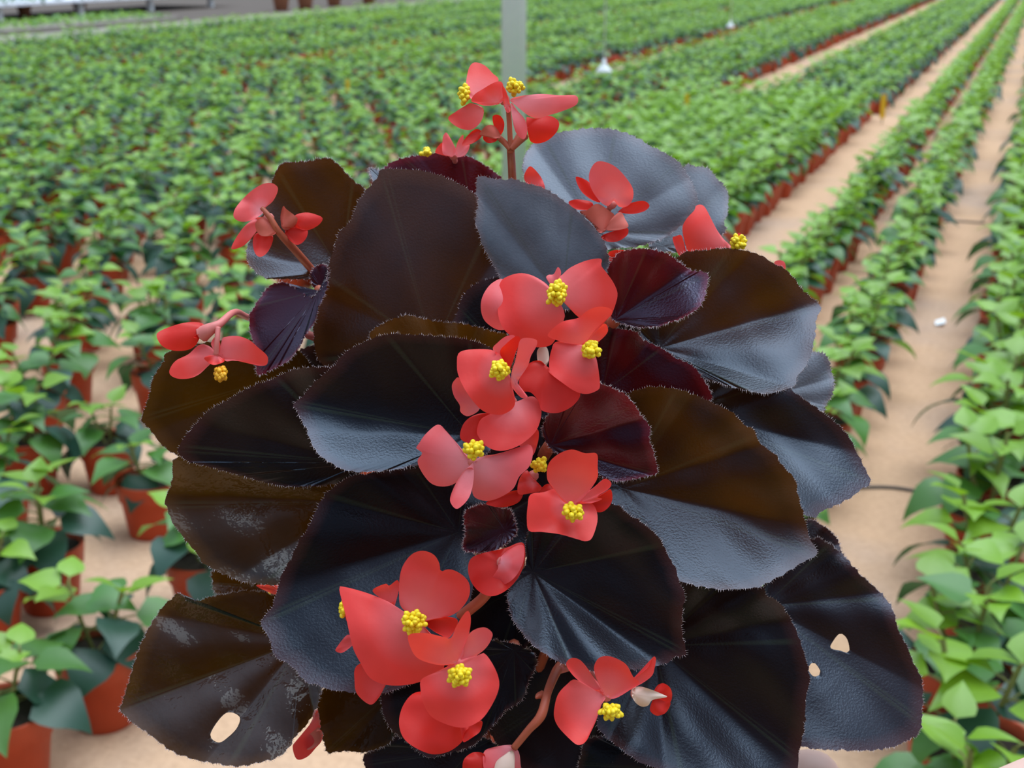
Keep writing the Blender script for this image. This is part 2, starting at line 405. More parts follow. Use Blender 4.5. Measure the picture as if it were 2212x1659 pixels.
# loosely spaced pots at the left
y = 1.55; row = 0
while y < 10.6:
    x = -1.36-(.15 if row % 2 else 0)
    while x > -10.5:
        xr = -2.75 if y > 4.0 else -1.3
        ok = x < xr and np.min(np.hypot(nearxy[:, 0]-x, nearxy[:, 1]-y)) > .20
        if ok: pts.append((x+jit(.045), y+jit(.045), 'loose', row))
        x -= .30 if y < 4.2 else .262
    y += .255 if y < 4.2 else .225; row += 1
# unseen field behind and beside the camera, added to cut ground bounce
yy = -6.0
while yy < 6.0:
    for k in range(60):
        xx = -8.5+.27*k
        if (yy < 1.2 and not (-1.25 < xx < -.75) and not (abs(xx) < .45 and yy > -.9)) or (xx > .75): pts.append((xx+jit(.04), yy+jit(.04), 'behind', 0))
    yy += .25
pts = [q for q in pts if math.hypot(q[0]-P0[0], q[1]-P0[1]) > .22]
# which of them show largest in the photograph
cand = []
for i, (x, y, kind, info) in enumerate(pts):
    u, v, z = project((x, y, .17))
    size = F*.24/z if z > .3 else 0
    vis = kind != 'behind' and z > .3 and -60 < u < W+60 and -40 < v < H+120
    hid = inside(SIL, u, v) and inside(SIL, u-size*.35, v) and inside(SIL, u+size*.35, v) and inside(SIL, u, v-size*.4)
    cand.append((size if vis and not hid else 0, i, u))
order = sorted(cand, reverse=True)
single = [i for s, i, u in order[:300] if s > 0]
detailed = set(single[:150]); single_s = set(single)
ORD = ['nearest', 'second', 'third', 'fourth', 'fifth', 'sixth', 'seventh', 'eighth', 'ninth', 'tenth', 'eleventh', 'twelfth', 'thirteenth', 'fourteenth', 'fifteenth', 'sixteenth', 'seventeenth', 'eighteenth', 'nineteenth', 'twentieth']
ORD += ['twenty-'+q for q in ('first', 'second', 'third', 'fourth', 'fifth', 'sixth', 'seventh', 'eighth', 'ninth')] + ['thirtieth'] + ['thirty-'+q for q in ('first', 'second', 'third', 'fourth', 'fifth', 'sixth', 'seventh', 'eighth', 'ninth')] + ['fortieth'] + ['forty-'+q for q in ('first', 'second', 'third', 'fourth', 'fifth', 'sixth', 'seventh', 'eighth', 'ninth')]
ROWNAME = {'r1': 'thin row right of the first sandy path', 'r2': 'middle row between two sandy paths', 'r3': 'wide leafy row at the right edge', 'r4': 'outermost row cut off by the right edge'}
cnt = {}
edge_n = 0
rows_l = sorted({pts[i][3] for i in single_s if pts[i][2] == 'loose'})
rest = []
for i in sorted(range(len(pts)), key=lambda k: (pts[k][1]) if pts[k][2] != 'loose' else (100+pts[k][3]-.001*pts[k][0])):
    x, y, kind, info = pts[i]
    u, v, z = project((x, y, .17))
    if i not in single_s:
        if kind == 'behind' or (z > .3 and -2600 < u < W+1500 and v < H+900): rest.append((x, y, kind))
        continue
    di = random.randrange(5) if kind in ('loose', 'far') and random.random() < .75 else 5+random.randrange(4); sc = random.uniform(.95, 1.10); rot = random.uniform(0, 6.28)
    if kind == 'near': rot, sc, di, lab = info; grp = 'young poinsettias in terracotta pots'
    elif kind in ROWNAME:
        k = cnt.get(kind, 0); cnt[kind] = k+1
        lab = '%s visible poinsettia in the %s' % (ORD[min(k, len(ORD)-1)], ROWNAME[kind]); grp = 'poinsettias in the ' + ROWNAME[kind]
        sc *= 1.18 if kind in ('r3', 'r4') else 1.0
    elif kind == 'edge':
        lab = '%s poinsettia along the red pot edge of the dense bed by the path' % ORD[min(edge_n, len(ORD)-1)]; edge_n += 1; grp = 'edge pots of the dense poinsettia bed'
    elif kind == 'bed':
        kk = cnt.get(('bed', info[0]), 0); cnt['bed', info[0]] = kk+1
        lab = 'poinsettia in the dense bed, %s line in from the path, %s showing from the front' % (ORD[info[0]], ORD[kk].replace('nearest', 'first')); grp = 'poinsettias inside the dense bed'
    elif kind == 'loose':
        rk = rows_l.index(info); kk = cnt.get(('loose', info), 0); cnt['loose', info] = kk+1
        lab = 'poinsettia pot left of the begonia, %s loose row back, %s showing from its right' % (ORD[rk].replace('nearest', 'first'), ORD[kk].replace('nearest', 'first')); grp = 'loosely spaced poinsettia pots on the left'
    else: lab = 'small distant poinsettia in the far beds'; grp = 'distant poinsettias'
    make_plant(x, y, rot, sc, di, i in detailed, lab, grp)
# the rest of the field, past 300: one object
POTLO = lathe([(.047, 0), (.060, .083), (.069, .125)], 9)
V = []; Fc = []; MI = []; off = 0
potV, potF = POTLO; nsoil = 9
for (x, y, kind) in rest:
    br = kind in ('bed', 'edge', 'r1', 'r2', 'r3', 'r4') or math.sin(x*.9+1.0)*math.sin(y*.55+.4)+random.uniform(-.5, .5) > .62
    D = DES[5+random.randrange(4)] if br else DES[random.randrange(5)]; a = random.uniform(0, 6.28); s = random.uniform(.9, 1.1)
    far = y > 9
    R = np.array([[math.cos(a), -math.sin(a), 0], [math.sin(a), math.cos(a), 0], [0, 0, 1]])*s
    v = potV*s+np.array([x, y, 0]); V.append(v); Fc += [tuple(i+off for i in q) for q in potF]; MI += [3]*len(potF)
    Fc.append(tuple(off+18+k for k in range(9))); MI.append(4); off += len(v)
    if random.random() < .035: continue
    lv, lf, lm = D['lo']
    v = lv@R.T+np.array([x, y, 0]); V.append(v)
    bright = kind in ('bed', 'edge', 'r1', 'r2', 'r3', 'r4')
    Fc += [tuple(i+off for i in q) for q in lf]
    m2 = lm.copy()
    if bright: m2 = np.maximum(0, m2-(rng.random(len(m2)) < .25))
    MI += m2.tolist(); off += len(v)
V = np.vstack(V)
me = bpy.data.meshes.new('poinsettia_field'); me.from_pydata(V.tolist(), [], Fc)
for mn in GM+['terracotta', 'soil']: me.materials.append(M[mn])
me.polygons.foreach_set('material_index', MI); me.polygons.foreach_set('use_smooth', [True]*len(Fc))
fo = link('poinsettia_field', me); tag(fo, 'distant mass of potted green poinsettias filling the greenhouse floor', 'plants', None, 'stuff')
print('plants', len(pts), 'single', len(single), 'rest', len(rest), 'tris', sum(len(f)-2 for f in Fc))
#PART2
# ================================================================ the begonia, held up close to the camera
def depth_bump(u, v, ph, amp):
    return amp*(np.sin(u*.021+ph)*np.cos(v*.017+1.7*ph)+.5*np.sin(u*.045-v*.038+2.3*ph))
ROOT_PX = (1150, 1815); ROOT_D = .462
root_p = PX(*ROOT_PX, ROOT_D)
BEG = link('begonia_plant', None, None, tuple(root_p-np.array([0, 0, .105])))
tag(BEG, 'dark-leaved begonia with coral red flowers and yellow stamens held up in front', 'begonia')
SOLE = root_p-np.array([0, 0, .105])
def petiole(a, b, sag=.0, r0=.0019, r1=.0025):
    m = a+FWD*.058-UPW*sag
    t = np.linspace(0, 1, 8)[:, None]; c = (1-t)**2*a+2*t*(1-t)*m+t*t*b
    return tube_data(list(c), list(np.linspace(r0, r1, 8)), 8)
def trunk_at(y):                              # stem axis in the middle of the plant
    y = min(max(y, 420), 1815)
    x = 1150-40*math.sin((y-420)/1395*3.1); return PX(x, y, .466-.004*(y-420)/1395)
leaf_no = 0
def leaf(out, base, tip, d, al, up, dn, mat='leaf', bend=0.0, corr=1.0, holes=(), lab=None, hair=1.0, pet=True, nveins=9, edge=0.0):
    """outline, petiole joint and tip in photo pixels; d = depth of the joint (mm); al / up / dn = slopes along and to both
    sides of the midrib (mm per 100 px); the surface is then a real blade in space"""
    global leaf_no; leaf_no += 1
    ph = leaf_no*1.37
    N = 168 if not holes else 320; RG = 15 if not holes else 60
    C = resample(spline(out, 12, True), N)
    area = .5*np.sum(C[:, 0]*np.roll(C[:, 1], -1)-np.roll(C[:, 0], -1)*C[:, 1]); 
    nx = np.roll(C, -1, 0)-np.roll(C, 1, 0); nrm = np.c_[nx[:, 1], -nx[:, 0]]; nrm /= np.linalg.norm(nrm, axis=1)[:, None]+1e-9
    if area < 0: nrm = -nrm
    rr = np.random.default_rng(leaf_no)
    saw = np.abs((np.arange(N)*(.31 if N < 200 else .163)) % 1-.3)*4.0+rr.normal(0, .8, N)
    Cj = C+nrm*(saw-1.5)[:, None]
    B = np.array(base, float); T = np.array(tip, float); L = np.linalg.norm(T-B); a = (T-B)/L
    pn = np.array([-a[1], a[0]]);  pn = -pn if pn[1] > 0 else pn          # towards the top of the picture
    rs = (np.arange(RG)+1)/RG; rs = rs**.85
    P = B+(Cj[None]-B)*rs[:, None, None]; P = P.reshape(-1, 2); P = np.vstack([B[None], P])
    rad = np.r_[0, np.repeat(rs, N)]
    rel = P-B; s = rel@a/100; q = rel@pn/100
    soft = .25*np.logaddexp(0, q/.25)-.25*math.log(2)*0; neg = .25*np.logaddexp(0, -q/.25)
    k0 = .25*math.log(2)
    dep = al*s+1.7*up*(soft-k0)+1.55*dn*(neg-k0)+bend*s*s
    ang = np.arctan2(rel@pn, rel@a)
    dist = np.hypot(s, q)
    aw = ang+.16*np.sin(2.3*ang+ph)
    dep += corr*np.minimum(1.25, (dist/1.9)**1.3)*(1.7*np.abs(np.sin(aw*nveins/2))**1.25*-1.0+.5)
    dep += depth_bump(P[:, 0], P[:, 1], ph, .55*np.minimum(1, dist)*corr)
    dep += edge*rad**4+.5*np.sin(ang*13+ph)*rad**6
    D = (d+dep)/1000
    Vw = PX(P[:, 0], P[:, 1], D)
    idx = 1+np.arange(RG*N).reshape(RG, N)
    Fc = [(0, int(idx[0, (k+1) % N]), int(idx[0, k])) for k in range(N)]
    for i in range(RG-1):
        A = idx[i]; E_ = idx[i+1]
        Fc += [(int(A[k]), int(A[(k+1) % N]), int(E_[(k+1) % N]), int(E_[k])) for k in range(N)]
    for hp in holes:
        hp = spline(hp, 10, True); hp = resample(hp, 80); c = hp.mean(0)
        inn = np.array([abs(p[0]-c[0]) < 60 and abs(p[1]-c[1]) < 60 and inside(hp, *p) for p in P])
        Fc = [f for f in Fc if not all(inn[list(f)])]
        used = np.unique(np.concatenate([np.array(f) for f in Fc]))
        mv = [i for i in used if inn[i]]
        for i in mv:
            j = np.argmin(np.hypot(*(hp-P[i]).T)); P[i] = hp[j]
        Vw[mv] = PX(P[mv, 0], P[mv, 1], D[mv])
    uv = np.c_[(ang/(2*math.pi)) % 1.0, rad]
    org = PX(B[0], B[1], d/1000)
    o = mesh('leaf', Vw, Fc, mat, BEG, org, uv=uv)
    if lab: o['label'] = lab
    # fringe of short hairs on the margin
    hv = []; hf = []
    edgeP = Cj; n = int(N*1.6)
    for k in range(n):
        if rr.random() > .85*hair: continue
        t = k/n*N; i = int(t) % N; f = t-int(t); p = edgeP[i]*(1-f)+edgeP[(i+1) % N]*f
        ln = rr.uniform(2.5, 7.0)*(.7+.3*hair); dirp = nrm[i]+rr.normal(0, .45, 2); dirp /= np.linalg.norm(dirp)
        tn = np.array([-dirp[1], dirp[0]])*.6
        dd = D[1+(RG-1)*N+i]; p0 = p-dirp*1.5
        tipd = dd+rr.normal(0, .0008)
        w = len(hv); hv += [PX(*(p0+tn), dd), PX(*(p0-tn), dd), PX(*(p0+dirp*(ln+1.5)), tipd), PX(*p0, dd+.0003)]
        hf += [(w, w+1, w+2), (w+1, w+3, w+2), (w+3, w, w+2)]
    if hv:
        h = mesh('edge_hairs', np.array(hv), hf, 'hair', o, smooth=False); h['kind'] = 'stuff'
    if pet:
        pv, pf = petiole(org+FWD*.0012, trunk_at(B[1]+150), .004)
        mesh('petiole', pv, pf, 'stem', o)
    return o
# ---- top and left
leaf([(590,384),(608,353),(641,349),(674,346),(703,339),(725,350),(741,365),(771,395),(787,408),(790,470),(770,540),(735,600),(663,603),(608,603),(573,601),(551,587),(535,566),(533,533),(552,492),(575,440)], (735,585), (536,520), 452, -3, 0, -12, 'leaf_brown', bend=-1)
leaf([(825,365),(863,365),(915,369),(956,381),(988,395),(1010,408),(1026,422),(1060,480),(1085,560),(1100,640),(1080,720),(1000,780),(960,800),(860,815),(760,810),(695,787),(680,750),(676,693),(684,666),(698,625),(709,571),(720,541),(733,501),(755,479),(768,446),(787,414),(812,387)], (935,755), (828,366), 436, 1.2, -1.6, 2.2, 'leaf_brown', bend=.3, corr=.8, lab='largest upright leaf, brown where light shines through')
leaf([(832,360),(872,341),(907,335),(945,330),(975,332),(1010,338),(1040,351),(1067,370),(1086,387),(1100,420),(1060,470),(960,480),(880,450),(835,410)], (1020,470), (870,342), 462, 1, -2, -3, 'leaf_maroon')
leaf([(796,366),(816,366),(850,380),(880,430),(850,450),(815,410)], (880,440), (796,366), 468, 1, 4, -6, 'leaf_felt_sheen')
leaf([(1033,380),(1055,384),(1085,388),(1110,386),(1140,396),(1180,408),(1228,440),(1260,466),(1290,500),(1308,530),(1317,565),(1316,600),(1300,650),(1220,670),(1140,650),(1090,615),(1075,590),(1057,556),(1042,530),(1034,500),(1026,478),(1032,440),(1028,410)], (1215,650), (1033,382), 408, 4.5, -1.5, 3, 'leaf_felt_sheen', bend=.6, lab='felted leaf coloured grey by sky sheen, half in shadow')
leaf([(1128,362),(1140,325),(1165,300),(1205,286),(1260,278),(1310,277),(1345,285),(1378,298),(1399,311),(1426,325),(1449,338),(1467,349),(1478,366),(1492,390),(1507,427),(1506,440),(1489,472),(1458,499),(1426,519),(1390,531),(1354,535),(1300,537),(1240,515),(1190,470),(1145,410)], (1288,500), (1470,352), 442, 4, 6, -2, 'leaf_felt_sheen', corr=.8, lab='large pale grey leaf lit from above')
leaf([(1478,360),(1501,359),(1532,364),(1548,385),(1559,393),(1573,420),(1571,463),(1564,479),(1568,494),(1562,506),(1520,540),(1440,545),(1400,530),(1420,440)], (1430,530), (1568,410), 470, 3, 6, -6, 'leaf_felt_sheen')
leaf([(1318,566),(1342,544),(1383,536),(1416,540),(1448,550),(1475,571),(1497,585),(1529,592),(1525,628),(1519,650),(1508,666),(1475,688),(1443,699),(1416,707),(1375,707),(1342,699),(1321,687),(1308,640),(1310,600)], (1330,690), (1529,592), 398, -2, -4.5, -12, 'leaf_maroon', corr=1.6, lab='small glossy maroon leaf')
leaf([(1467,552),(1491,543),(1524,539),(1573,536),(1605,540),(1641,550),(1668,566),(1695,580),(1719,604),(1736,628),(1774,662),(1764,688),(1761,723),(1753,764),(1741,791),(1719,818),(1717,834),(1650,850),(1560,830),(1480,800),(1400,740),(1380,700),(1410,620)], (1425,752), (1774,662), 424, 1, -2.2, -11, 'leaf_brown', corr=1.3)
leaf([(1740,762),(1755,759),(1782,764),(1793,786),(1795,802),(1802,821),(1799,853),(1784,875),(1779,889),(1740,880),(1690,840),(1690,790)], (1680,850), (1800,800), 448, 0, 5, -7, 'leaf_felt_sheen')
leaf([(1312,707),(1334,710),(1372,715),(1388,731),(1416,745),(1448,764),(1459,773),(1486,783),(1505,799),(1519,818),(1533,840),(1537,864),(1500,890),(1400,900),(1330,885),(1280,850),(1280,760)], (1300,850), (1537,862), 409, -1, -2, -4.5, 'leaf_maroon', corr=1.5)
leaf([(1489,780),(1508,778),(1529,778),(1557,776),(1592,786),(1622,799),(1643,807),(1673,824),(1698,832),(1717,848),(1749,870),(1776,889),(1815,922),(1842,957),(1849,973),(1867,1006),(1880,1044),(1859,1058),(1832,1079),(1796,1096),(1772,1106),(1766,1116),(1745,1116),(1680,1090),(1600,1030),(1520,960),(1470,860)], (1480,890), (1880,1044), 418, 1, 2.0, -9, corr=2.0)
leaf([(1353,850),(1379,842),(1414,835),(1468,841),(1498,851),(1533,868),(1571,884),(1587,895),(1609,917),(1631,930),(1639,952),(1663,973),(1680,987),(1688,1003),(1718,1036),(1723,1066),(1734,1101),(1742,1134),(1750,1161),(1766,1196),(1735,1214),(1699,1238),(1677,1249),(1645,1266),(1607,1272),(1574,1274),(1539,1272),(1487,1261),(1440,1240),(1380,1180),(1330,1110),(1295,1040),(1300,960),(1320,890)], (1345,1055), (1766,1196), 404, -1.5, -2.6, -10, 'leaf_brown', corr=1.2, lab='broad leaf, brown above and blue-grey below its midrib')
leaf([(1296,826),(1334,843),(1353,853),(1372,875),(1388,900),(1405,924),(1403,948),(1408,963),(1417,995),(1421,1022),(1398,1029),(1381,1033),(1341,1040),(1313,1036),(1270,1010),(1230,990),(1192,972),(1172,935),(1178,905),(1200,880),(1240,850),(1275,830)], (1190,962), (1421,1022), 385, 0, -5, -7, 'leaf_maroon', corr=1.7, lab='small glossy maroon leaf beside the flowers')
leaf([(633,871),(650,860),(671,835),(696,811),(723,789),(734,770),(761,751),(796,734),(829,723),(864,720),(900,723),(960,727),(1020,735),(1080,770),(1095,860),(1070,960),(1000,1005),(930,1008),(900,1006),(869,1012),(840,1016),(788,1020),(745,1016),(715,1001),(690,982),(671,957),(663,930),(650,906)], (1015,940), (633,871), 398, 0, -2.6, -9, corr=.6, lab='wide leaf with a sharp left tip and blue-grey lower half')
leaf([(797,731),(812,707),(852,688),(880,680),(915,688),(961,696),(1010,700),(1064,715),(1097,723),(1115,760),(1080,830),(980,840),(880,810),(810,770)], (985,835), (800,728), 413, 0, -6, 2, 'leaf_brown', corr=.5, lab='leaf edge glowing orange brown')
leaf([(395,949),(408,930),(430,906),(454,884),(490,865),(509,852),(544,833),(585,819),(612,806),(647,795),(680,792),(707,792),(750,800),(790,900),(800,980),(770,1030),(717,1047),(625,1052),(571,1042),(506,1023),(463,1012),(422,1001),(403,995),(384,976)], (785,1000), (384,968), 415, -1, -2.5, 1.5, corr=.8)
leaf([(384,987),(373,1004),(372,1039),(357,1077),(362,1101),(373,1131),(384,1145),(402,1169),(426,1196),(437,1215),(461,1230),(494,1245),(521,1256),(562,1262),(597,1264),(660,1245),(740,1200),(795,1120),(795,1060),(740,1020),(600,1000),(480,985)], (775,1085), (368,1090), 424, -1, -4, -5, 'leaf_wet', corr=1.2)
leaf([(368,758),(351,784),(330,816),(322,852),(313,879),(304,906),(324,930),(351,963),(381,982),(430,990),(520,940),(620,880),(670,820),(660,770),(600,740),(480,735)], (655,800), (304,906), 440, -1, -2, 0, 'leaf_wet', corr=.7)
leaf([(538,688),(549,661),(579,620),(608,609),(630,617),(652,633),(671,642),(701,612),(709,585),(706,625),(690,663),(674,707),(661,721),(650,746),(625,779),(596,795),(558,811),(552,787),(556,760),(543,730)], (688,628), (556,809), 430, -2, 2, -9, 'leaf_maroon', corr=.3, pet=False, lab='folded maroon leaf with a pale rolled margin')
leaf([(669,593),(684,574),(701,571),(712,587),(701,620),(679,624)], (696,622), (684,572), 433, 0, 3, 3, 'leaf_maroon', corr=.3, pet=False, hair=.4)
leaf([(562,1342),(586,1313),(600,1269),(611,1237),(630,1201),(651,1158),(661,1147),(680,1107),(701,1069),(723,1050),(756,1028),(788,1025),(870,1012),(940,1020),(1000,1080),(1025,1180),(1015,1300),(960,1400),(900,1470),(820,1500),(763,1496),(736,1493),(708,1489),(681,1478),(660,1473),(641,1451),(619,1432),(592,1416),(581,1380)], (990,1150), (562,1342), 404, -2.2, -.5, -6.0, corr=.9, lab='wide dull leaf behind the lower flowers')
leaf([(258,1530),(266,1511),(280,1465),(291,1427),(307,1383),(326,1348),(345,1318),(367,1296),(390,1280),(402,1294),(418,1299),(467,1286),(521,1276),(548,1276),(575,1280),(650,1310),(720,1380),(725,1440),(695,1492),(684,1530),(657,1573),(643,1586),(612,1628),(572,1645),(516,1655),(469,1651),(417,1640),(369,1622),(330,1592),(302,1572),(274,1552)], (650,1385), (258,1530), 418, -1, 1.0, -7, 'leaf_wet', corr=1.5, bend=.3, holes=[[(455,1592),(461,1572),(483,1544),(500,1539),(518,1550),(512,1572),(493,1592),(473,1604)]], lab='wet shiny leaf with a round hole')
# ---- lower middle and right
leaf([(1095,1287),(1103,1266),(1119,1239),(1136,1217),(1136,1163),(1152,1130),(1200,1095),(1260,1082),(1325,1089),(1347,1098),(1363,1114),(1380,1122),(1399,1138),(1426,1163),(1445,1201),(1461,1230),(1469,1258),(1480,1285),(1476,1312),(1475,1366),(1483,1412),(1456,1420),(1434,1434),(1340,1452),(1280,1450),(1212,1434),(1187,1418),(1152,1396),(1122,1361),(1103,1328)], (1152,1236), (1483,1412), 388, -1.5, -2.5, -7.5, corr=1.5, lab='leaf below the middle flowers with blue-grey lower half')
leaf([(1471,1259),(1530,1240),(1600,1250),(1647,1267),(1656,1286),(1677,1294),(1688,1305),(1702,1327),(1715,1351),(1729,1386),(1740,1419),(1748,1454),(1749,1473),(1742,1497),(1740,1535),(1737,1581),(1726,1630),(1723,1660),(1690,1690),(1600,1700),(1500,1690),(1403,1655),(1384,1649),(1363,1636),(1346,1622),(1317,1600),(1292,1576),(1289,1560),(1300,1500),(1330,1430),(1390,1370),(1440,1300)], (1415,1395), (1726,1640), 412, -1.5, -1.5, -7, corr=1.5)
leaf([(1754,1163),(1786,1171),(1818,1195),(1853,1234),(1873,1254),(1901,1278),(1929,1318),(1941,1361),(1961,1397),(1969,1421),(1981,1445),(1992,1473),(1992,1548),(1985,1584),(1961,1600),(1921,1616),(1865,1622),(1802,1620),(1738,1614),(1680,1580),(1640,1500),(1620,1400),(1630,1300),(1690,1210)], (1650,1310), (1990,1560), 440, -1, 1.5, -7, corr=1.1, holes=[[(1796,1391),(1814,1369),(1830,1381),(1834,1409),(1814,1405),(1796,1401)], [(1746,1445),(1758,1431),(1773,1453),(1758,1461)]], lab='torn leaf with two small holes at the lower right')
leaf([(1746,1123),(1778,1135),(1806,1159),(1818,1191),(1840,1240),(1780,1260),(1710,1220),(1710,1150)], (1690,1220), (1818,1185), 455, 0, 3, -6)
leaf([(1003,1108),(1019,1095),(1049,1088),(1081,1096),(1103,1100),(1111,1122),(1117,1149),(1100,1168),(1081,1184),(1060,1193),(1030,1194),(1000,1187),(1004,1150)], (1090,1145), (1000,1187), 394, -5, -11, -12, 'leaf_maroon', corr=.4, lab='small cupped maroon leaf')
leaf([(689,1497),(692,1562),(697,1590),(706,1625),(727,1625),(752,1623),(787,1625),(817,1617),(844,1603),(870,1550),(880,1480),(780,1460)], (860,1480), (706,1625), 424, 0, 1, -2, 'leaf_wet')
leaf([(787,1630),(790,1660),(800,1700),(950,1720),(1050,1700),(1085,1620),(1000,1580),(900,1570),(840,1600)], (1020,1620), (787,1650), 428, 0, 1, -2)
leaf([(830,1487),(825,1527),(830,1549),(841,1573),(863,1592),(887,1611),(928,1636),(980,1625),(1023,1611),(1047,1587),(1072,1560),(1094,1535),(1129,1511),(1140,1480),(1160,1420),(1110,1390),(1020,1380),(900,1400)], (1110,1405), (928,1637), 410, -1, 0, -2)
leaf([(461,1231),(459,1258),(472,1286),(560,1310),(640,1280),(600,1220),(520,1220)], (640,1270), (459,1262), 450, 0, 1, -2, 'leaf_wet')
leaf([(1270,1595),(1254,1630),(1249,1660),(1260,1730),(1400,1730),(1470,1690),(1430,1640),(1330,1595)], (1430,1660), (1249,1650), 430, 0, 1, -2)
# leaves deep inside the plant
for o_, b_, t_, d_ in (([(1040,1290),(1100,1250),(1240,1280),(1360,1400),(1380,1560),(1300,1660),(1180,1680),(1080,1620),(1030,1480),(1020,1380)], (1330,1420), (1060,1600), 440),
                       ([(960,1230),(1050,1200),(1130,1240),(1160,1330),(1120,1420),(1040,1440),(960,1400),(930,1310)], (1130,1260), (940,1380), 436),
                       ([(1000,1000),(1120,960),(1260,1000),(1360,1060),(1350,1160),(1240,1200),(1080,1180),(980,1100)], (1180,1060), (1340,1150), 420),
                       ([(1180,600),(1300,560),(1420,640),(1460,760),(1400,860),(1280,880),(1180,800),(1140,700)], (1220,800), (1440,680), 434),
                       ([(1000,640),(1100,600),(1220,680),(1240,800),(1180,900),(1060,900),(980,800)], (1180,860), (1010,680), 424),
                       ([(1380,1180),(1500,1200),(1640,1280),(1700,1400),(1680,1500),(1560,1480),(1440,1400),(1380,1300)], (1400,1230), (1690,1470), 447),
                       ([(640,760),(760,740),(860,800),(880,900),(800,960),(700,920),(640,840)], (850,880), (650,770), 452),
                       ([(1080,880),(1180,850),(1240,930),(1220,1010),(1120,1020),(1060,960)], (1180,990), (1090,890), 432),
                       ([(800,960),(940,930),(1030,1000),(990,1080),(850,1070)], (1010,1040), (810,980), 430),
                       ([(780,1380),(880,1360),(980,1420),(1000,1520),(940,1600),(840,1600),(780,1520)], (970,1440), (800,1560), 436)):
    leaf(o_, b_, t_, d_, 0, 0, -3, hair=.5)

# ---- flowers: a receptacle with petals and stamens as its children
rf = np.random.default_rng(5)
def petal(fl, d0, spec, i):
    out, base, o = spec[0], spec[1], (spec[2] if len(spec) > 2 else {})
    mat = o.get('m', 'petal'); d = d0+o.get('d', -.9*i); al = 2.0*o.get('al', -1.8); cup = o.get('c', -1.2); curl = o.get('curl', 0.0)
    tx, ty = o.get('t', (0, 0))
    N = 72; RG = 12
    C = resample(spline(out, 10, True), N); B = np.array(base, float); cen = C.mean(0); L = max(20, np.linalg.norm(cen-B)*2)
    a = (cen-B)/(np.linalg.norm(cen-B)+1e-6)
    rs = (np.arange(RG)+1)/RG
    P = np.vstack([B[None], (B+(C[None]-B)*rs[:, None, None]).reshape(-1, 2)])
    rad = np.r_[0, np.repeat(rs, N)]; rel = (P-B)/100; s = rel@a; q = rel@np.array([-a[1], a[0]])
    dep = al*s+cup*(q*q*4.5)+curl*np.maximum(0, rad-.6)**2*6+tx*rel[:, 0]+ty*rel[:, 1]
    ph = rf.uniform(0, 6)
    dep += .55*np.sin(np.arctan2(q, s)*6+ph)*rad**3+.35*np.sin(s*8+ph)*rad-.9*rad**5*np.sin(np.arctan2(q, s)*2+ph*1.7)
    V = PX(P[:, 0], P[:, 1], (d+dep)/1000)
    # thin double-skinned blade: rounded rim of real thickness
    idx = 1+np.arange(RG*N).reshape(RG, N)
    Fc = [(0, int(idx[0, (k+1) % N]), int(idx[0, k])) for k in range(N)]
    for r in range(RG-1):
        Fc += [(int(idx[r, k]), int(idx[r, (k+1) % N]), int(idx[r+1, (k+1) % N]), int(idx[r+1, k])) for k in range(N)]
    uv = np.c_[(np.arctan2(q, s)/(2*math.pi)) % 1, np.clip(np.hypot(s, q)/(L/100), 0, 1)]
    return mesh(o.get('n', 'petal'), V, Fc, mat, fl, PX(B[0], B[1], d/1000), uv=uv)
def anthers(fl, cx, cy, rx, ry, d, dirpx=(0, 0), n=30, mat='stamen'):
    n = int(n*.8)
    """a dome of club-shaped anthers; dirpx = the way they lean in the picture"""
    V = []; Fc = []
    r_ = np.random.default_rng(int(cx*7+cy))
    for k in range(n):
        th = k*2.39996; rr = math.sqrt((k+.5)/n)
        ex = cx+rx*rr*math.cos(th); ey = cy+ry*rr*math.sin(th)
        lift = 4.8*(1-.72*rr*rr)+r_.uniform(-.9, .9); ex += r_.normal(0, 2.2); ey += r_.normal(0, 2.2)
        e = PX(ex+dirpx[0]*.3, ey+dirpx[1]*.3, (d-lift)/1000)
        bpt = PX(cx-dirpx[0]*.7+(ex-cx)*.12, cy-dirpx[1]*.7+(ey-cy)*.12, (d)/1000)
        ax = e-bpt; ln = np.linalg.norm(ax); ax /= ln
        h = min(ln, .0034)
        p = [e-ax*h, e-ax*h*.75, e-ax*h*.4, e-ax*h*.1, e+ax*.0002]; rd = [.0003, .00055, .00082, .00078, .0003]
        p = [bpt]+p; rd = [.0002]+rd
        v, f = tube_data(p, rd, 6); w = len(V); V += v; Fc += [tuple(i+w for i in q) for q in f]
    o = mesh('stamens', np.array(V), Fc, mat, fl); o['kind'] = 'stuff'; return o
def flower(d, centre, petals, st=None, lab=None, stem=None, name='flower'):
    c = PX(centre[0], centre[1], (d+1.0)/1000)
    V, Fc = tube_data([c+FWD*.003, c+FWD*.0015, c, c-FWD*.0008], [.0006, .0016, .0016, .0004], 10)
    fl = mesh(name, np.array(V), Fc, 'stem_pink', BEG, c)
    if lab: fl['label'] = lab
    for i, s in enumerate(petals): petal(fl, d, s, i)
    if st: anthers(fl, *st)
    if isinstance(stem, str): stem = PX(centre[0]+(1130-centre[0])*.12, centre[1]+130, (d+42)/1000)
    if stem is not None:
        pv, pf = petiole(c+FWD*.0025, stem if not isinstance(stem, (int, float)) else trunk_at(stem), .002, .0009, .0014)
        mesh('pedicel', pv, pf, 'stem_pink', fl)
    return fl
def stalk(pix, r, mat='stem', name='flower_stalk', par=None):
    P = np.array([[*p] for p in pix], float); S = spline(P, 6)
    v, f = tube_data([PX(x, y, d/1000) for x, y, d in S], list(np.interp(np.linspace(0, 1, len(S)), np.linspace(0, 1, len(r)), r)) if hasattr(r, '__len__') else r, 10)
    return mesh(name, np.array(v), f, mat, par or BEG)
D_ = 'petal_deep'; K_ = 'petal_pink'
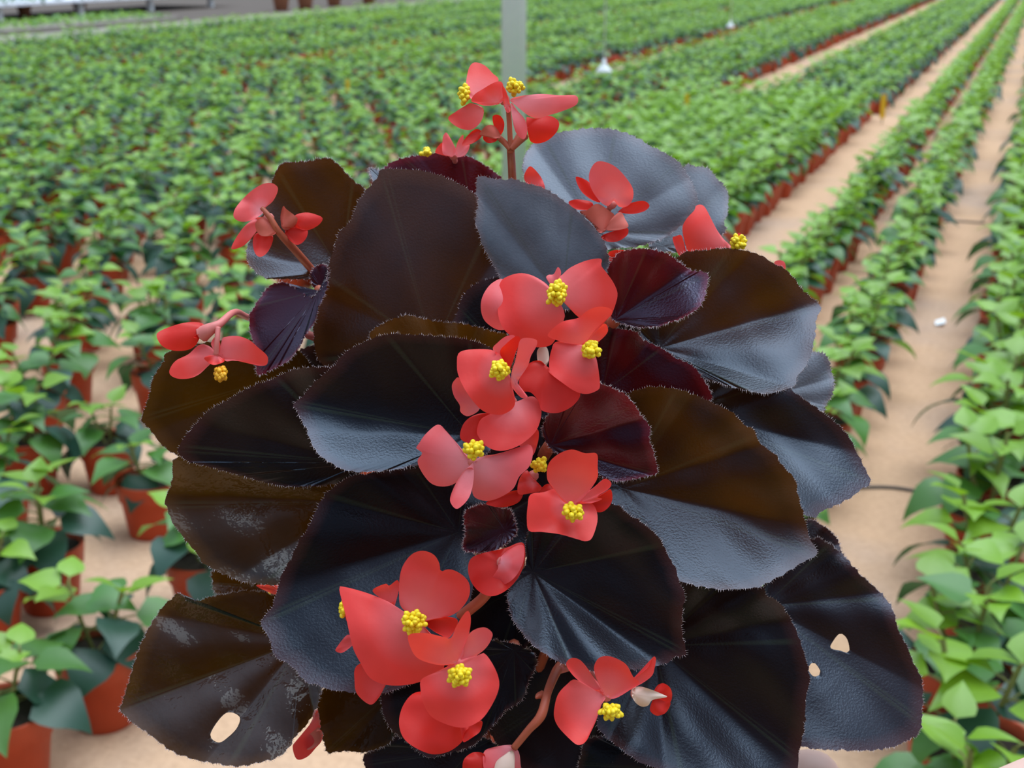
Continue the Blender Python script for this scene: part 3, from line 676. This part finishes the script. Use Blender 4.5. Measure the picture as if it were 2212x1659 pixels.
# topmost cluster
top_ = flower(400, (1090,215), [
 ([(1137,254),(1155,256),(1185,250),(1203,258),(1208,270),(1201,287),(1182,304),(1160,310),(1145,304),(1141,285)], (1138,275), dict(m=D_, d=6, c=4)),
 ([(968,256),(985,241),(1004,229),(1018,223),(1043,233),(1043,254),(1031,272),(1014,281),(989,275)], (1042,236), dict(d=3, al=2)),
 ([(1007,177),(1012,150),(1020,137),(1031,135),(1048,142),(1064,158),(1077,173),(1060,200),(1027,212),(1016,212),(1010,191)], (1035,215), dict(d=2, al=4)),
 ([(1018,218),(1025,204),(1045,191),(1066,179),(1081,176),(1087,185),(1087,208),(1085,220),(1070,227),(1045,228),(1029,223)], (1075,222), dict(d=-1)),
 ([(1085,187),(1093,196),(1101,223),(1103,239),(1095,243),(1088,225)], (1095,228), dict(d=-2)),
 ([(1104,223),(1118,239),(1135,260),(1139,285),(1131,301),(1116,289),(1108,264)], (1103,225), dict(m=K_, d=-1, c=3)),
 ([(1102,216),(1122,208),(1151,204),(1176,203),(1209,206),(1243,206),(1249,218),(1241,229),(1212,241),(1189,248),(1160,256),(1139,248),(1122,233)], (1103,219), dict(m=K_, d=-2, al=-4, c=3))],
 None, 'topmost flower, petals spread sideways')
f_ = flower(404, (1058,284), [
 ([(1064,252),(1079,249),(1089,264),(1087,283),(1077,295),(1069,280)], (1070,288), dict(m=D_, d=2)),
 ([(998,314),(1008,295),(1027,279),(1041,285),(1039,297),(1020,310)], (1042,283), dict(m=D_, d=1)),
 ([(1043,298),(1052,285),(1074,298),(1070,306),(1054,309)], (1060,285), dict(m=D_, d=0)),
 ([(1036,290),(1050,272),(1068,272),(1082,293),(1072,300),(1052,296)], (1078,296), dict(m='ovary', d=-1.5, c=5, n='ovary'))], name='flower_bud')
anthers(top_, 1004,203, 13,20, 405, (-6,0), 26); anthers(top_, 1110,188, 20,20, 405, (4,-4), 28)
stalk([(1103,322,404),(1105,350,422),(1107,390,444),(1112,470,452),(1118,560,446)], [.0012,.0013,.0014,.0016,.002])
stalk([(1097,225,400),(1100,260,402),(1103,322,404)], .0008); stalk([(1077,296,403),(1090,308,404),(1103,322,404)], .0009); stalk([(1130,290,405),(1118,305,404),(1103,322,404)], [.002,.0014,.001])
flower(450, (980,335), [([(940,329),(956,308),(966,333)], (965,338), {}), ([(956,302),(960,289),(967,289),(985,322),(985,334),(958,333)], (975,340), dict(m=K_)), ([(987,310),(1000,291),(1003,308),(1015,314),(1004,336),(985,336)], (988,340), dict(m=K_))], (921,328,14,8,449,(0,-5),16), stem='back')
flower(424, (1150,412), [([(1132,385),(1141,362),(1151,362),(1170,385),(1176,410),(1150,412)], (1150,414), dict(m='petal'))], stem='back', name='flower_bud')
# upper left cluster
f_ = flower(420, (580,470), [
 ([(546,525),(551,506),(570,501),(589,509),(587,528),(576,547),(562,555),(551,547)], (578,500), dict(m=D_, d=2, c=4)),
 ([(500,538),(508,517),(527,490),(549,473),(568,469),(565,484),(541,517),(522,533)], (568,478), dict(d=1)),
 ([(551,484),(568,468),(587,479),(598,495),(590,508),(562,508)], (596,498), dict(m='ovary', d=-1, c=5, n='ovary')),
 ([(504,463),(511,446),(535,419),(562,400),(584,395),(599,403),(599,416),(589,435),(573,449),(565,463),(543,476),(522,479),(508,473)], (563,452), dict(m=K_, d=-2.5, t=(4,-3)))], name='flower_bud', lab='unopened flower pair on a red stalk')
flower(421, (618,486), [
 ([(617,501),(641,484),(663,495),(663,511),(652,525),(638,528),(622,514)], (614,490), dict(m=D_, d=2, c=4)),
 ([(635,468),(660,459),(687,465),(697,473),(687,487),(665,497),(645,492)], (622,486), dict(m=D_, d=1, c=4)),
 ([(606,474),(611,446),(619,452),(636,465),(643,474),(636,490),(619,492)], (608,489), dict(m='ovary', d=-1, c=5, n='ovary'))], name='flower_bud')
stalk([(565,449,418),(584,471,418),(602,501,420),(636,539,428),(674,583,447),(700,612,470),(740,660,482)], [.0008,.0009,.0012,.0013,.0013,.0015])
# left flower
f_ = flower(410, (468,768), [
 ([(443,744),(427,747),(407,765),(380,779),(367,797),(368,810),(385,818),(411,817),(431,808),(445,795),(457,783),(463,772),(461,755)], (466,769), dict(d=1, c=2)),
 ([(479,735),(491,727),(515,726),(539,735),(558,751),(576,767),(579,779),(574,789),(554,789),(529,781),(503,779),(485,777)], (471,770), dict(d=0, c=2)),
 ([(456,745),(462,730),(470,728),(476,745),(472,765)], (467,768), dict(m=K_, d=-1)),
 ([(441,775),(451,768),(471,769),(485,779),(476,785),(459,788)], (469,769), dict(d=-2.5))], (476,806,15,18,409,(0,6),26,'stamen_old'), lab='flower facing down with amber stamens')
stalk([(471,707,408),(469,735,407),(467,766,408)], .0008, 'stem_pink', 'pedicel')
flower(409, (440,714), [([(338,725),(346,715),(370,705),(399,697),(427,696),(441,701),(445,709),(437,719),(417,727),(427,733),(425,743),(411,754),(391,758),(368,756),(348,745)], (440,713), dict(m=D_, c=6))], name='flower_bud', lab='single cupped red bud')
stalk([(437,722,410),(452,712,409),(475,699,410),(507,674,418),(537,686,434),(610,705,446),(720,742,452)], [.0026,.002,.0012,.0010,.0011,.0013,.0015], 'stem_pink')
# upper right pair
flower(410, (1322,440), [
 ([(1244,382),(1272,393),(1281,413),(1297,436),(1277,431),(1254,411)], (1296,438), dict(m=D_, d=3)),
 ([(1228,438),(1241,431),(1268,433),(1281,440),(1275,453),(1245,452)], (1284,450), dict(m=D_, d=2)),
 ([(1338,456),(1354,442),(1376,435),(1394,435),(1403,445),(1392,456),(1369,462),(1349,461)], (1334,458), dict(m=D_, d=1)),
 ([(1299,510),(1326,499),(1354,492),(1356,506),(1340,519),(1322,523),(1304,519)], (1304,506), dict(m=D_, d=2)),
 ([(1268,454),(1290,440),(1317,456),(1327,467),(1313,494),(1295,503),(1277,481),(1252,458)], (1300,498), dict(m='ovary', d=-.5, c=6, n='ovary')),
 ([(1320,474),(1340,458),(1351,474),(1357,490),(1335,497),(1312,497)], (1308,496), dict(m='ovary', d=-1, n='ovary_wing')),
 ([(1272,384),(1277,363),(1290,349),(1311,351),(1333,363),(1354,386),(1367,408),(1367,429),(1356,445),(1338,447),(1326,434),(1313,445),(1297,436),(1279,411)], (1327,426), dict(m=K_, d=-2, t=(0,4)))], None, 'closed pink bud with winged ovary on the grey leaf', 600.0, 'flower_bud')
# right single flower
flower(426, (1560,535), [
 ([(1453,517),(1460,510),(1473,510),(1478,540),(1467,552)], (1485,552), dict(d=2)),
 ([(1590,510),(1597,503),(1604,510),(1604,520)], (1585,530), dict(d=3)),
 ([(1474,494),(1482,474),(1500,454),(1503,445),(1514,442),(1525,451),(1546,492),(1562,515),(1578,536),(1539,556),(1494,560),(1480,526)], (1570,540), dict(m='petal', d=0, c=3))], (1594,524,18,18,424,(4,0),24), 'half-hidden flower behind the right leaf', 'back')
flower(440, (1682,578), [([(1672,568),(1684,562),(1695,567),(1696,582),(1680,590)], (1680,590), dict(m=K_))], stem='back', name='flower_bud')
flower(440, (1336,556), [([(1315,545),(1345,540),(1360,548),(1340,566),(1316,575)], (1336,570), dict(m=D_))], stem='back', name='flower_bud')
# centre: three flowers
flower(372, (1204,642), [
 ([(1089,604),(1065,610),(1048,629),(1039,653),(1041,680),(1053,699),(1080,713),(1110,700),(1120,640)], (1135,660), dict(m=K_, d=6, c=3)),
 ([(1181,603),(1184,594),(1196,592),(1205,577),(1212,588),(1208,606),(1204,630)], (1204,637), dict(d=4, m=K_)),
 ([(1084,605),(1104,594),(1126,590),(1147,594),(1167,604),(1183,616),(1203,642),(1219,675),(1217,694),(1200,733),(1186,747),(1157,750),(1128,740),(1104,726),(1087,709),(1077,685),(1075,656),(1077,624)], (1200,642), dict(d=1, al=1, c=1.2)),
 ([(1207,605),(1215,593),(1232,578),(1260,565),(1285,559),(1300,560),(1299,574),(1311,590),(1326,612),(1334,634),(1330,656),(1323,675),(1316,685),(1277,694),(1253,687),(1234,670),(1222,653)], (1206,640), dict(d=0, al=1, c=1.2))],
 (1203,634,24,33,371,(0,0),34), 'large coral flower in the upper middle', 800.0)
flower(366, (1262,746), [
 ([(1150,781),(1171,781),(1186,805),(1217,827),(1253,848),(1239,875),(1205,892),(1171,887),(1164,868),(1147,848),(1126,844),(1121,824),(1133,796)], (1180,790), dict(m=D_, d=6)),
 ([(1260,735),(1277,716),(1306,699),(1313,716),(1297,735),(1280,744)], (1262,748), dict(d=2)),
 ([(1203,738),(1191,757),(1186,786),(1191,807),(1215,827),(1244,846),(1268,851),(1289,844),(1296,834),(1293,800),(1287,771),(1275,752),(1253,743)], (1259,748), dict(d=0, al=-2, c=1.5)),
 ([(1183,725),(1195,709),(1217,694),(1248,687),(1268,672),(1289,663),(1311,664),(1323,672),(1316,685),(1287,711),(1262,742),(1229,742),(1200,734)], (1262,745), dict(d=-1, al=-3, m='petal'))],
 (1275,755,21,19,365,(5,2),30), 'coral flower at the right of the middle trio', 880.0)
flower(364, (1087,805), [
 ([(1065,755),(1075,740),(1094,726),(1112,726),(1100,750),(1088,780)], (1090,795), dict(d=4, m=K_)),
 ([(976,834),(983,820),(993,817),(1012,853),(1036,882),(1012,899),(995,890),(993,875),(981,856)], (1042,872), dict(m=K_, d=7)),
 ([(1080,762),(1094,742),(1116,726),(1124,735),(1114,762),(1106,786),(1097,798)], (1090,800), dict(d=2, m='petal_deep')),
 ([(1125,733),(1157,733),(1159,747),(1147,769),(1140,791),(1121,820),(1118,841),(1140,856),(1128,860),(1113,846),(1104,829),(1106,800),(1117,769)], (1106,812), dict(d=-.5, al=-3, m=K_)),
 ([(990,764),(1007,756),(1041,754),(1065,757),(1082,769),(1098,800),(1108,840),(1112,875),(1089,894),(1060,894),(1036,882),(1007,846),(990,810),(987,786)], (1086,805), dict(d=0, al=0, c=1.5))],
 (1079,799,24,24,363,(-3,-2),32), 'coral flower at the left of the middle trio', 900.0)
flower(370, (1105,868), [
 ([(994,945),(1001,916),(1022,898),(1050,895),(1060,930),(1046,966),(1012,958)], (1080,890), dict(d=5, m=D_)),
 ([(1130,940),(1150,925),(1163,930),(1162,955),(1150,985),(1132,975)], (1120,960), dict(d=8, m='petal')),
 ([(1030,929),(1043,902),(1085,893),(1108,872),(1125,864),(1151,856),(1167,874),(1169,898),(1159,929),(1135,953),(1109,968),(1080,974),(1054,966),(1036,947)], (1110,870), dict(d=0, al=-3, c=2.0))],
 None, 'nodding flower with petals hanging down', 960.0)
flower(400, (1172,772), [([(1160,760),(1170,748),(1182,752),(1186,775),(1178,792),(1164,788)], (1172,790), dict(m='pale', c=6, n='ovary'))], stem=900.0, name='flower_bud')
# second tier
flower(366, (1022,997), [
 ([(899,968),(905,958),(920,937),(946,917),(965,932),(986,958),(1007,985),(1020,997),(1007,1021),(983,1044),(957,1051),(931,1044),(910,1018),(902,995),(912,979)], (1021,997), dict(d=1, m=K_, al=0, c=1.5)),
 ([(1033,989),(1070,981),(1109,971),(1143,960),(1151,979),(1143,1008),(1122,1029),(1109,1055),(1083,1073),(1054,1082),(1028,1076),(1020,1060),(1022,1020)], (1023,998), dict(d=0, m=K_, al=0, c=1.5)),
 ([(1023,1015),(1020,1055),(1009,1081),(988,1099),(975,1089),(973,1073),(986,1042),(1007,1013)], (1022,999), dict(d=-2, m='petal_pink'))],
 (1024,972,25,22,365,(0,-12),26), 'pale coral flower with three open petals and upright stamens', 1080.0)
flower(384, (1152,1028), [
 ([(1050,1088),(1075,1072),(1110,1060),(1130,1062),(1120,1085),(1085,1096)], (1125,1062), dict(d=4, m=D_)),
 ([(1138,1016),(1148,1029),(1172,1057),(1143,1066),(1119,1066),(1122,1034)], (1150,1040), dict(d=0)),
 ([(1172,1052),(1185,1045),(1196,1056),(1186,1066),(1170,1066)], (1165,1062), dict(d=-2, m=D_))], (1165,1005,18,18,384,(4,-4),24), 'small half-open flower between the two tiers', 1120.0)
flower(368, (1236,1090), [
 ([(1276,1086),(1306,1065),(1319,1057),(1323,1076),(1316,1094),(1300,1106),(1282,1103)], (1264,1088), dict(d=4, m=D_)),
 ([(1253,1078),(1290,1047),(1306,1034),(1320,1042),(1316,1055),(1290,1073),(1301,1078),(1274,1087)], (1240,1090), dict(d=1, m='petal')),
 ([(1146,1068),(1175,1063),(1201,1057),(1232,1080),(1277,1086),(1291,1118),(1280,1160),(1266,1169),(1248,1165),(1209,1154),(1169,1149),(1143,1147),(1138,1123),(1140,1092)], (1232,1090), dict(d=0, al=-4)),
 ([(1185,1002),(1206,981),(1235,971),(1264,979),(1289,980),(1291,1008),(1290,1034),(1269,1065),(1250,1084),(1232,1090),(1214,1081),(1195,1055),(1182,1034)], (1232,1089), dict(d=-1.5, al=-3, m='petal'))],
 (1238,1106,26,22,364,(0,4),28), 'square-petalled coral flower of the second tier', 1180.0)
# lower cluster
flower(366, (906,1341), [
 ([(772,1437),(766,1473),(772,1500),(799,1522),(817,1509),(832,1482),(850,1450),(830,1420)], (855,1430), dict(d=7)),
 ([(726,1407),(727,1399),(751,1371),(765,1385),(757,1398),(739,1410)], (775,1382), dict(d=8)),
 ([(805,1277),(832,1261),(841,1265),(859,1253),(862,1275),(845,1302)], (852,1312), dict(d=5, m='petal')),
 ([(925,1337),(971,1333),(989,1343),(971,1377),(950,1371),(928,1356)], (912,1345), dict(d=3, m=D_)),
 ([(733,1274),(739,1267),(790,1280),(841,1301),(880,1328),(905,1340),(930,1370),(959,1401),(956,1449),(916,1470),(874,1480),(832,1479),(799,1464),(778,1431),(763,1401),(754,1364),(745,1322)], (903,1340), dict(d=0, al=-1, c=1.0)),
 ([(862,1280),(865,1238),(877,1211),(895,1194),(917,1190),(938,1199),(949,1217),(952,1234),(965,1230),(981,1232),(1001,1244),(1014,1262),(1013,1289),(995,1316),(971,1331),(940,1337),(907,1341),(868,1313)], (907,1339), dict(d=-.5, al=-1.5, c=1.0))],
 (895,1344,31,29,364,(0,2),36), 'largest flower of the lower cluster, with a heart-shaped upper petal', 1480.0)
f_ = flower(372, (760,1330), [([(741,1300),(750,1290),(765,1310),(760,1340),(748,1340)], (770,1330), dict(d=2))], (742,1316,7,18,374,(-4,0),14), stem=1450.0)
flower(352, (990,1436), [
 ([(907,1494),(886,1503),(868,1530),(862,1563),(871,1593),(895,1614),(932,1629),(965,1625),(989,1611),(1004,1593),(1010,1570),(960,1540),(930,1500)], (955,1520), dict(d=10, m=D_, c=1)),
 ([(1007,1578),(1040,1557),(1038,1578),(1025,1590),(1001,1603)], (990,1555), dict(d=9, m=D_)),
 ([(1003,1388),(1019,1364),(1043,1355),(1058,1361),(1064,1373),(1052,1397),(1031,1415),(1005,1428)], (988,1432), dict(d=2, m=K_)),
 ([(965,1440),(985,1428),(1031,1416),(1046,1411),(1064,1434),(1076,1461),(1078,1485),(1067,1515),(1046,1548),(1025,1564),(1001,1572),(968,1566),(932,1548),(914,1518),(908,1485),(911,1467),(941,1452)], (992,1440), dict(d=0, al=-1, c=.8, m='petal')),
 ([(882,1373),(904,1367),(929,1369),(959,1376),(974,1378),(986,1352),(1001,1328),(1011,1319),(1017,1334),(1014,1364),(1001,1401),(985,1432),(956,1437),(923,1431),(899,1419),(886,1397)], (985,1432), dict(d=-1, al=-4, c=1.5))],
 (992,1459,30,26,350,(0,3),36), 'lower front flower with a round hanging petal', 1560.0)
flower(372, (1085,1215), [
 ([(1011,1226),(1019,1205),(1046,1194),(1091,1184),(1121,1172),(1133,1178),(1133,1214),(1118,1250),(1091,1277),(1061,1288),(1034,1277),(1016,1253)], (1075,1215), dict(d=2, m=D_, c=1)),
 ([(1079,1208),(1100,1187),(1130,1178),(1130,1214),(1112,1247),(1085,1264),(1058,1259),(1073,1238)], (1084,1215), dict(d=-1, m=K_, c=3))], None, 'round red bud below the small cupped leaf', None, 'flower_bud')
stalk([(1060,1270,376),(1040,1295,380),(1010,1320,386),(960,1360,396)], .0016)
# lower right flower
flower(366, (1310,1504), [
 ([(1372,1464),(1399,1443),(1410,1420),(1417,1422),(1414,1443),(1408,1460),(1387,1476),(1360,1488)], (1345,1490), dict(d=2, al=-2)),
 ([(1223,1435),(1233,1422),(1250,1424),(1264,1437),(1283,1464),(1300,1485),(1285,1490),(1258,1476),(1237,1458)], (1305,1500), dict(d=1)),
 ([(1243,1468),(1225,1478),(1206,1499),(1198,1526),(1197,1549),(1206,1570),(1225,1591),(1243,1607),(1254,1609),(1266,1601),(1277,1580),(1289,1553),(1297,1526),(1308,1504),(1280,1488)], (1306,1503), dict(d=0, al=-2)),
 ([(1283,1443),(1293,1422),(1312,1417),(1335,1424),(1354,1437),(1368,1462),(1381,1474),(1360,1491),(1327,1509),(1308,1502),(1291,1472)], (1313,1507), dict(d=-1, al=-2))],
 (1319,1535,26,20,364,(0,12),28), 'lowest right flower with stamens hanging down', PX(1206, 1446, .3895))
flower(368, (1375,1500), [
 ([(1404,1530),(1412,1510),(1430,1504),(1447,1515),(1446,1528),(1436,1541),(1420,1546),(1408,1540)], (1410,1512), dict(m=D_, d=0, c=4)),
 ([(1413,1497),(1420,1481),(1433,1476),(1447,1485),(1452,1501),(1447,1517),(1430,1512)], (1412,1505), dict(m=D_, d=-1, c=4)),
 ([(1364,1493),(1379,1483),(1402,1488),(1432,1500),(1440,1506),(1410,1512),(1400,1524),(1385,1526),(1370,1514)], (1372,1500), dict(m='pale', d=-2, c=6, n='ovary'))], None, 'small red bud with a pale ovary', PX(1300, 1494, .374), 'flower_bud')
stalk([(1210,1440,392),(1200,1454,388),(1183,1495,380),(1169,1545,376),(1141,1578,376),(1110,1616,378)], [.0016,.0014,.0012,.0014,.0011,.0010])
stalk([(1172,1500,380),(1163,1503,379),(1158,1508,378)], [.0012,.0009,.0003], name='bract')
stalk([(1210,1440,392),(1218,1425,400),(1190,1380,430)], .0016)
flower(378, (1090,1650), [
 ([(999,1658),(1004,1638),(1023,1625),(1045,1628),(1048,1644),(1040,1680),(1005,1690)], (1050,1655), dict(m=D_, d=0, c=3)),
 ([(1045,1625),(1066,1614),(1104,1609),(1118,1619),(1124,1644),(1120,1690),(1060,1690),(1045,1660)], (1112,1618), dict(m='petal_pink', d=1, c=3)),
 ([(1070,1650),(1090,1630),(1108,1622),(1112,1650),(1105,1690),(1070,1690)], (1108,1622), dict(m='pale', d=-1.5, c=5, n='ovary'))], None, 'drooping bud cut off by the bottom edge', None, 'flower_bud')
# buds at the lower left
flower(440, (598,1275), [([(554,1264),(600,1266),(596,1284),(575,1277)], (600,1275), {})], (582,1298,9,20,440,(-4,4),18), 'small flower almost hidden between two left leaves', 'back')
flower(432, (684,1545), [([(632,1614),(640,1600),(665,1571),(684,1535),(695,1522),(698,1590),(681,1617),(662,1636),(641,1640)], (686,1545), dict(c=4)), ([(655,1600),(672,1585),(694,1580),(690,1605),(665,1620)], (688,1570), dict(m='ovary', d=-1, n='ovary'))], None, 'red bud hanging beside the wet shiny leaf', 1700.0, 'flower_bud')
# ---- stems, pot
S = [trunk_at(y) for y in np.linspace(1815, 440, 24)]; v, f = tube_data([root_p-np.array([0, 0, .03])]+S, list(np.linspace(.0055, .0022, 25)), 12); mesh('stem', np.array(v), f, 'stem', BEG)
for dx in (-1, 1):
    pp = [root_p-np.array([0, 0, .02])+RT*.008*dx]+[trunk_at(y)+RT*dx*(.012+.00003*(1700-y)) for y in np.linspace(1700, 900, 10)]
    v, f = tube_data(pp, list(np.linspace(.0045, .002, 11)), 10); mesh('stem', np.array(v), f, 'stem', BEG)
stalk([(740,660,482),(830,720,476),(980,860,444),(1110,1000,446)], .0015); stalk([(720,742,452),(860,880,444),(1100,1060,447)], .0015); stalk([(1190,1380,430),(1150,1480,446)], .0016)
stalk([(1118,560,446),(1124,640,444)], .002)
stalk([(689,627,431),(693,622,450),(705,650,476),(800,760,478),(1000,900,470)], .0016, name='petiole')
PS = 1.08
v, f = lathe(PROF[:-1], 40); mesh('pot', v*np.array([PS, PS, .84])+SOLE, f, 'terracotta', BEG, SOLE)
so = bpy.data.objects.new('soil', SOILME); col.objects.link(so); so.parent = BEG; so.scale = (PS, PS, .84)
# fallen anther on the wet left leaf
# ---- the hand that holds the pot: forearm from the lower right, thumb upright against the rim, fingers behind
def HP(r, b, z): return SOLE+RT*r+fw*b+UPW*z        # right, back, up from the pot's sole
chains = []; joints = []; radii = []; edges = []
def J(p, r, prev=None):
    joints.append(p); radii.append(r); 
    if prev is not None: edges.append((prev, len(joints)-1))
    return len(joints)-1
palm = J(HP(.104, .008, .062), .023)
wrist = J(HP(.135, -.004, .092), .025, palm); fa1 = J(HP(.195, -.022, .134), .030, wrist); fa2 = J(HP(.30, -.055, .160), .038, fa1); elb = J(HP(.44, -.10, .165), .044, fa2)
t0 = J(HP(.098, -.014, .072), .0165, palm); t1 = J(HP(.0945, -.014, .103), .0140, t0); t2 = J(HP(.0915, -.010, .130), .0130, t1); t3 = J(HP(.0895, -.008, .146), .0112, t2)
print('thumb', project(joints[t3]), project(joints[t2]), 'pot rim', project(SOLE+UPW*.105+RT*.0745))
for k, (z, ln) in enumerate(((.082, 1.0), (.062, 1.06), (.042, 1.0), (.024, .82))):
    R0 = (.050+.16*z)*PS+.0105
    kn = J(HP(.094-.004*k, .034, z*.75+.016), .0120, palm); prev = kn
    for j, an in enumerate((38, 72, 104, 128)):
        a = math.radians(an*ln); prev = J(HP(R0*math.cos(a), R0*math.sin(a), z), (.0105, .0098, .0090, .0078)[j]*(.9 if k == 3 else 1), prev)
me = bpy.data.meshes.new('person'); pj = np.array(joints); o0 = pj[palm].copy(); me.from_pydata((pj-o0).tolist(), edges, [])
hand = link('person', me, None, tuple(o0)); me.materials.append(M['skin'])
sk = hand.modifiers.new('skin', 'SKIN'); sk.use_smooth_shade = True
sv = me.skin_vertices[0].data
for i, r in enumerate(radii): sv[i].radius = (r, r); sv[i].use_root = (i == palm)
ss = hand.modifiers.new('sub', 'SUBSURF'); ss.levels = 2; ss.render_levels = 2
tag(hand, 'bare hand and forearm at the lower right holding up the begonia pot', 'person')
tn = HP(.0790, -.009, .122)
# ================================================================ small things of the greenhouse
M['white_plastic'] = simple('white_plastic', (.80, .81, .82), .4, .05, 20)
M['yellow_tag'] = simple('yellow_plastic', (.80, .50, .02), .5, .08, 20)
def sprinkler(px, py, d, label):
    p = PX(px, py, d); r = link('hanging_sprinkler', None, None, tuple(p)); tag(r, label, 'sprinkler', 'hanging sprinklers')
    k = d/5.6
    prof = [(.0, .030), (.006, .030), (.008, .012), (.020, -.004), (.033, -.018), (.034, -.026), (.0, -.028)]
    v, f = lathe([(a*1.0, b) for a, b in prof], 20); mesh('nozzle', v+p, f, 'white_plastic', r)
    v, f = tube_data([p+UPW*.028, p+UPW*(3.0-p[2])], .0035, 8); mesh('supply_tube', np.array(v), f, 'galv', r)
sprinkler(1305, 143, 5.6, 'white cone-shaped sprinkler hanging right of the steel post')
sprinkler(1578, 52, 11.0, 'small far sprinkler hanging above the distant beds')
def stake(px, py, z, h, w, label):
    g = ground(px, py, z); r = link('marker_stake', None, None, (g[0], g[1], 0)); tag(r, label, 'marker', 'yellow marker stakes')
    slab('tag', g[0]-w/2, g[0]+w/2, g[1]-.002, g[1]+.002, z+.02, z+.02+h, 'yellow_tag', r)
    v, f = tube_data([(g[0], g[1]+.004, 0), (g[0], g[1]+.004, z+.05)], .004, 8); mesh('stick', np.array(v), f, 'green_stem', r)
stake(1905, 262, .02, .17, .035, 'yellow marker stake at the corner of the bed by the sandy path')
stake(1483, 240, .20, .09, .03, 'yellow marker stake standing inside the far green bed')
stake(752, 205, .20, .09, .03, 'yellow marker stake in the distant left field')
# paper scrap and irrigation hoses on the path
g = ground(2030, 700)
v = np.array([(-.012, -.035, .004), (.014, -.030, .012), (.018, .004, .004), (.012, .036, .014), (-.010, .030, .003), (-.016, 0, .010)])+g
tag(mesh('paper_scrap', v, [(0, 1, 2, 5), (5, 2, 3, 4)], 'white_plastic', smooth=False), 'small white scrap lying on the sandy path right of the middle row', 'scrap')
M['hose'] = simple('black_hose', (.05, .05, .05), .6, .1, 30)
for k, (a, b, lab) in enumerate((((1868, 1056), (2030, 1066), 'thin dark irrigation hose crossing the sandy path near the right leaves'), ((2050, 480), (2120, 482), 'thin dark hose crossing the sandy path higher up'))):
    A = ground(*a)+UPW*.004; B = ground(*b)+UPW*.004
    v, f = tube_data([A+(B-A)*t+np.array([0, .01*math.sin(5*t), 0]) for t in np.linspace(-.15, 1.1, 12)], .004, 8)
    tag(mesh('irrigation_hose', np.array(v), f, 'hose'), lab, 'hose')
# ---- far left: bench with plants, low green bed, large terracotta pots
def clump(x0, x1, y0, y1, z, n, s, mats, name, parent=None, seed=1):
    r = np.random.default_rng(seed); V = []; Fc = []; MI = []
    base, bf = LEAFLO[1]
    for k in range(n):
        a = r.uniform(0, 6.28); e = r.uniform(-.3, .8); sc = s*r.uniform(.7, 1.2)
        Rm = np.array(Matrix.Rotation(a, 3, 'Z')@Matrix.Rotation(e, 3, 'X'))*sc
        o = len(V)*len(base); V.append(base@Rm.T+np.array([r.uniform(x0, x1), r.uniform(y0, y1), z+r.uniform(0, s*.8)])); Fc += [tuple(i+o for i in q) for q in bf]; MI += [int(r.integers(0, len(mats)))]*len(bf)
    V = np.vstack(V); ob = mesh(name, V, Fc, mats[0], parent)
    for m_ in mats[1:]: ob.data.materials.append(M[m_])
    ob.data.polygons.foreach_set('material_index', MI); ob['kind'] = 'stuff'; return ob
bed = link('seedling_bed', None, None, (-15.2, 17, 0)); tag(bed, 'low bright green seedling bed behind the far walkway', 'plant bed')
slab('tray', -15.3, -13.95, 12.0, 20.4, 0, .07, 'concrete', bed); clump(-15.25, -14.0, 12.0, 20.3, .08, 1400, .10, ['green_young', 'green_mid'], 'seedlings', bed, 3)
bench = link('plant_bench', None, None, (-17.4, 21, 0)); tag(bench, 'long low bench of blue-green plants in the far upper left corner', 'bench')
slab('bench_top', -18.4, -16.4, 12, 26, .26, .31, 'galv', bench)
clump(-18.3, -16.4, 12, 26, .32, 1800, .13, ['green_old', 'green_mid'], 'bench_plants', bench, 4)
for k in range(7): slab('leg', -16.62, -16.52, 12.4+k*2.15, 12.5+k*2.15, 0, .26, 'white_plastic', bench)
def bigpot(x, y, s, label, group):
    r = link('large_pot', None, None, (x, y, 0)); tag(r, label, 'pot', group)
    v, f = lathe([(.0, 0), (.10, 0), (.135, .22), (.15, .225), (.155, .27), (.14, .27), (.13, .24), (0, .24)], 24)
    mesh('body', v*s+np.array([x, y, 0]), f, 'clay', r)
    v, f = lathe([(.0, .246), (.128, .242)], 20); mesh('soil', v*s+np.array([x, y, 0]), f, 'soil', r)
M['clay'] = simple('fired_clay', (.45, .19, .11), .75, .15, 10)
for k, yy in enumerate((14.2, 15.6, 17.2, 18.8, 20.0, 21.4)): bigpot(-16.95+.1*(k % 2), yy, .9, 'brown clay pot under the far bench, %s from the left' % ORD[k].replace('nearest', 'first'), 'clay pots under the bench')
for k, (px, py, w) in enumerate(((608, 24, 'leftmost'), (660, 21, 'second'), (722, 14, 'third'), (797, 9, 'rightmost'))):
    g = ground(px, py); bigpot(g[0], g[1], 1.25, '%s of four large clay pots standing along the far walkway' % w, 'clay pots on the walkway')
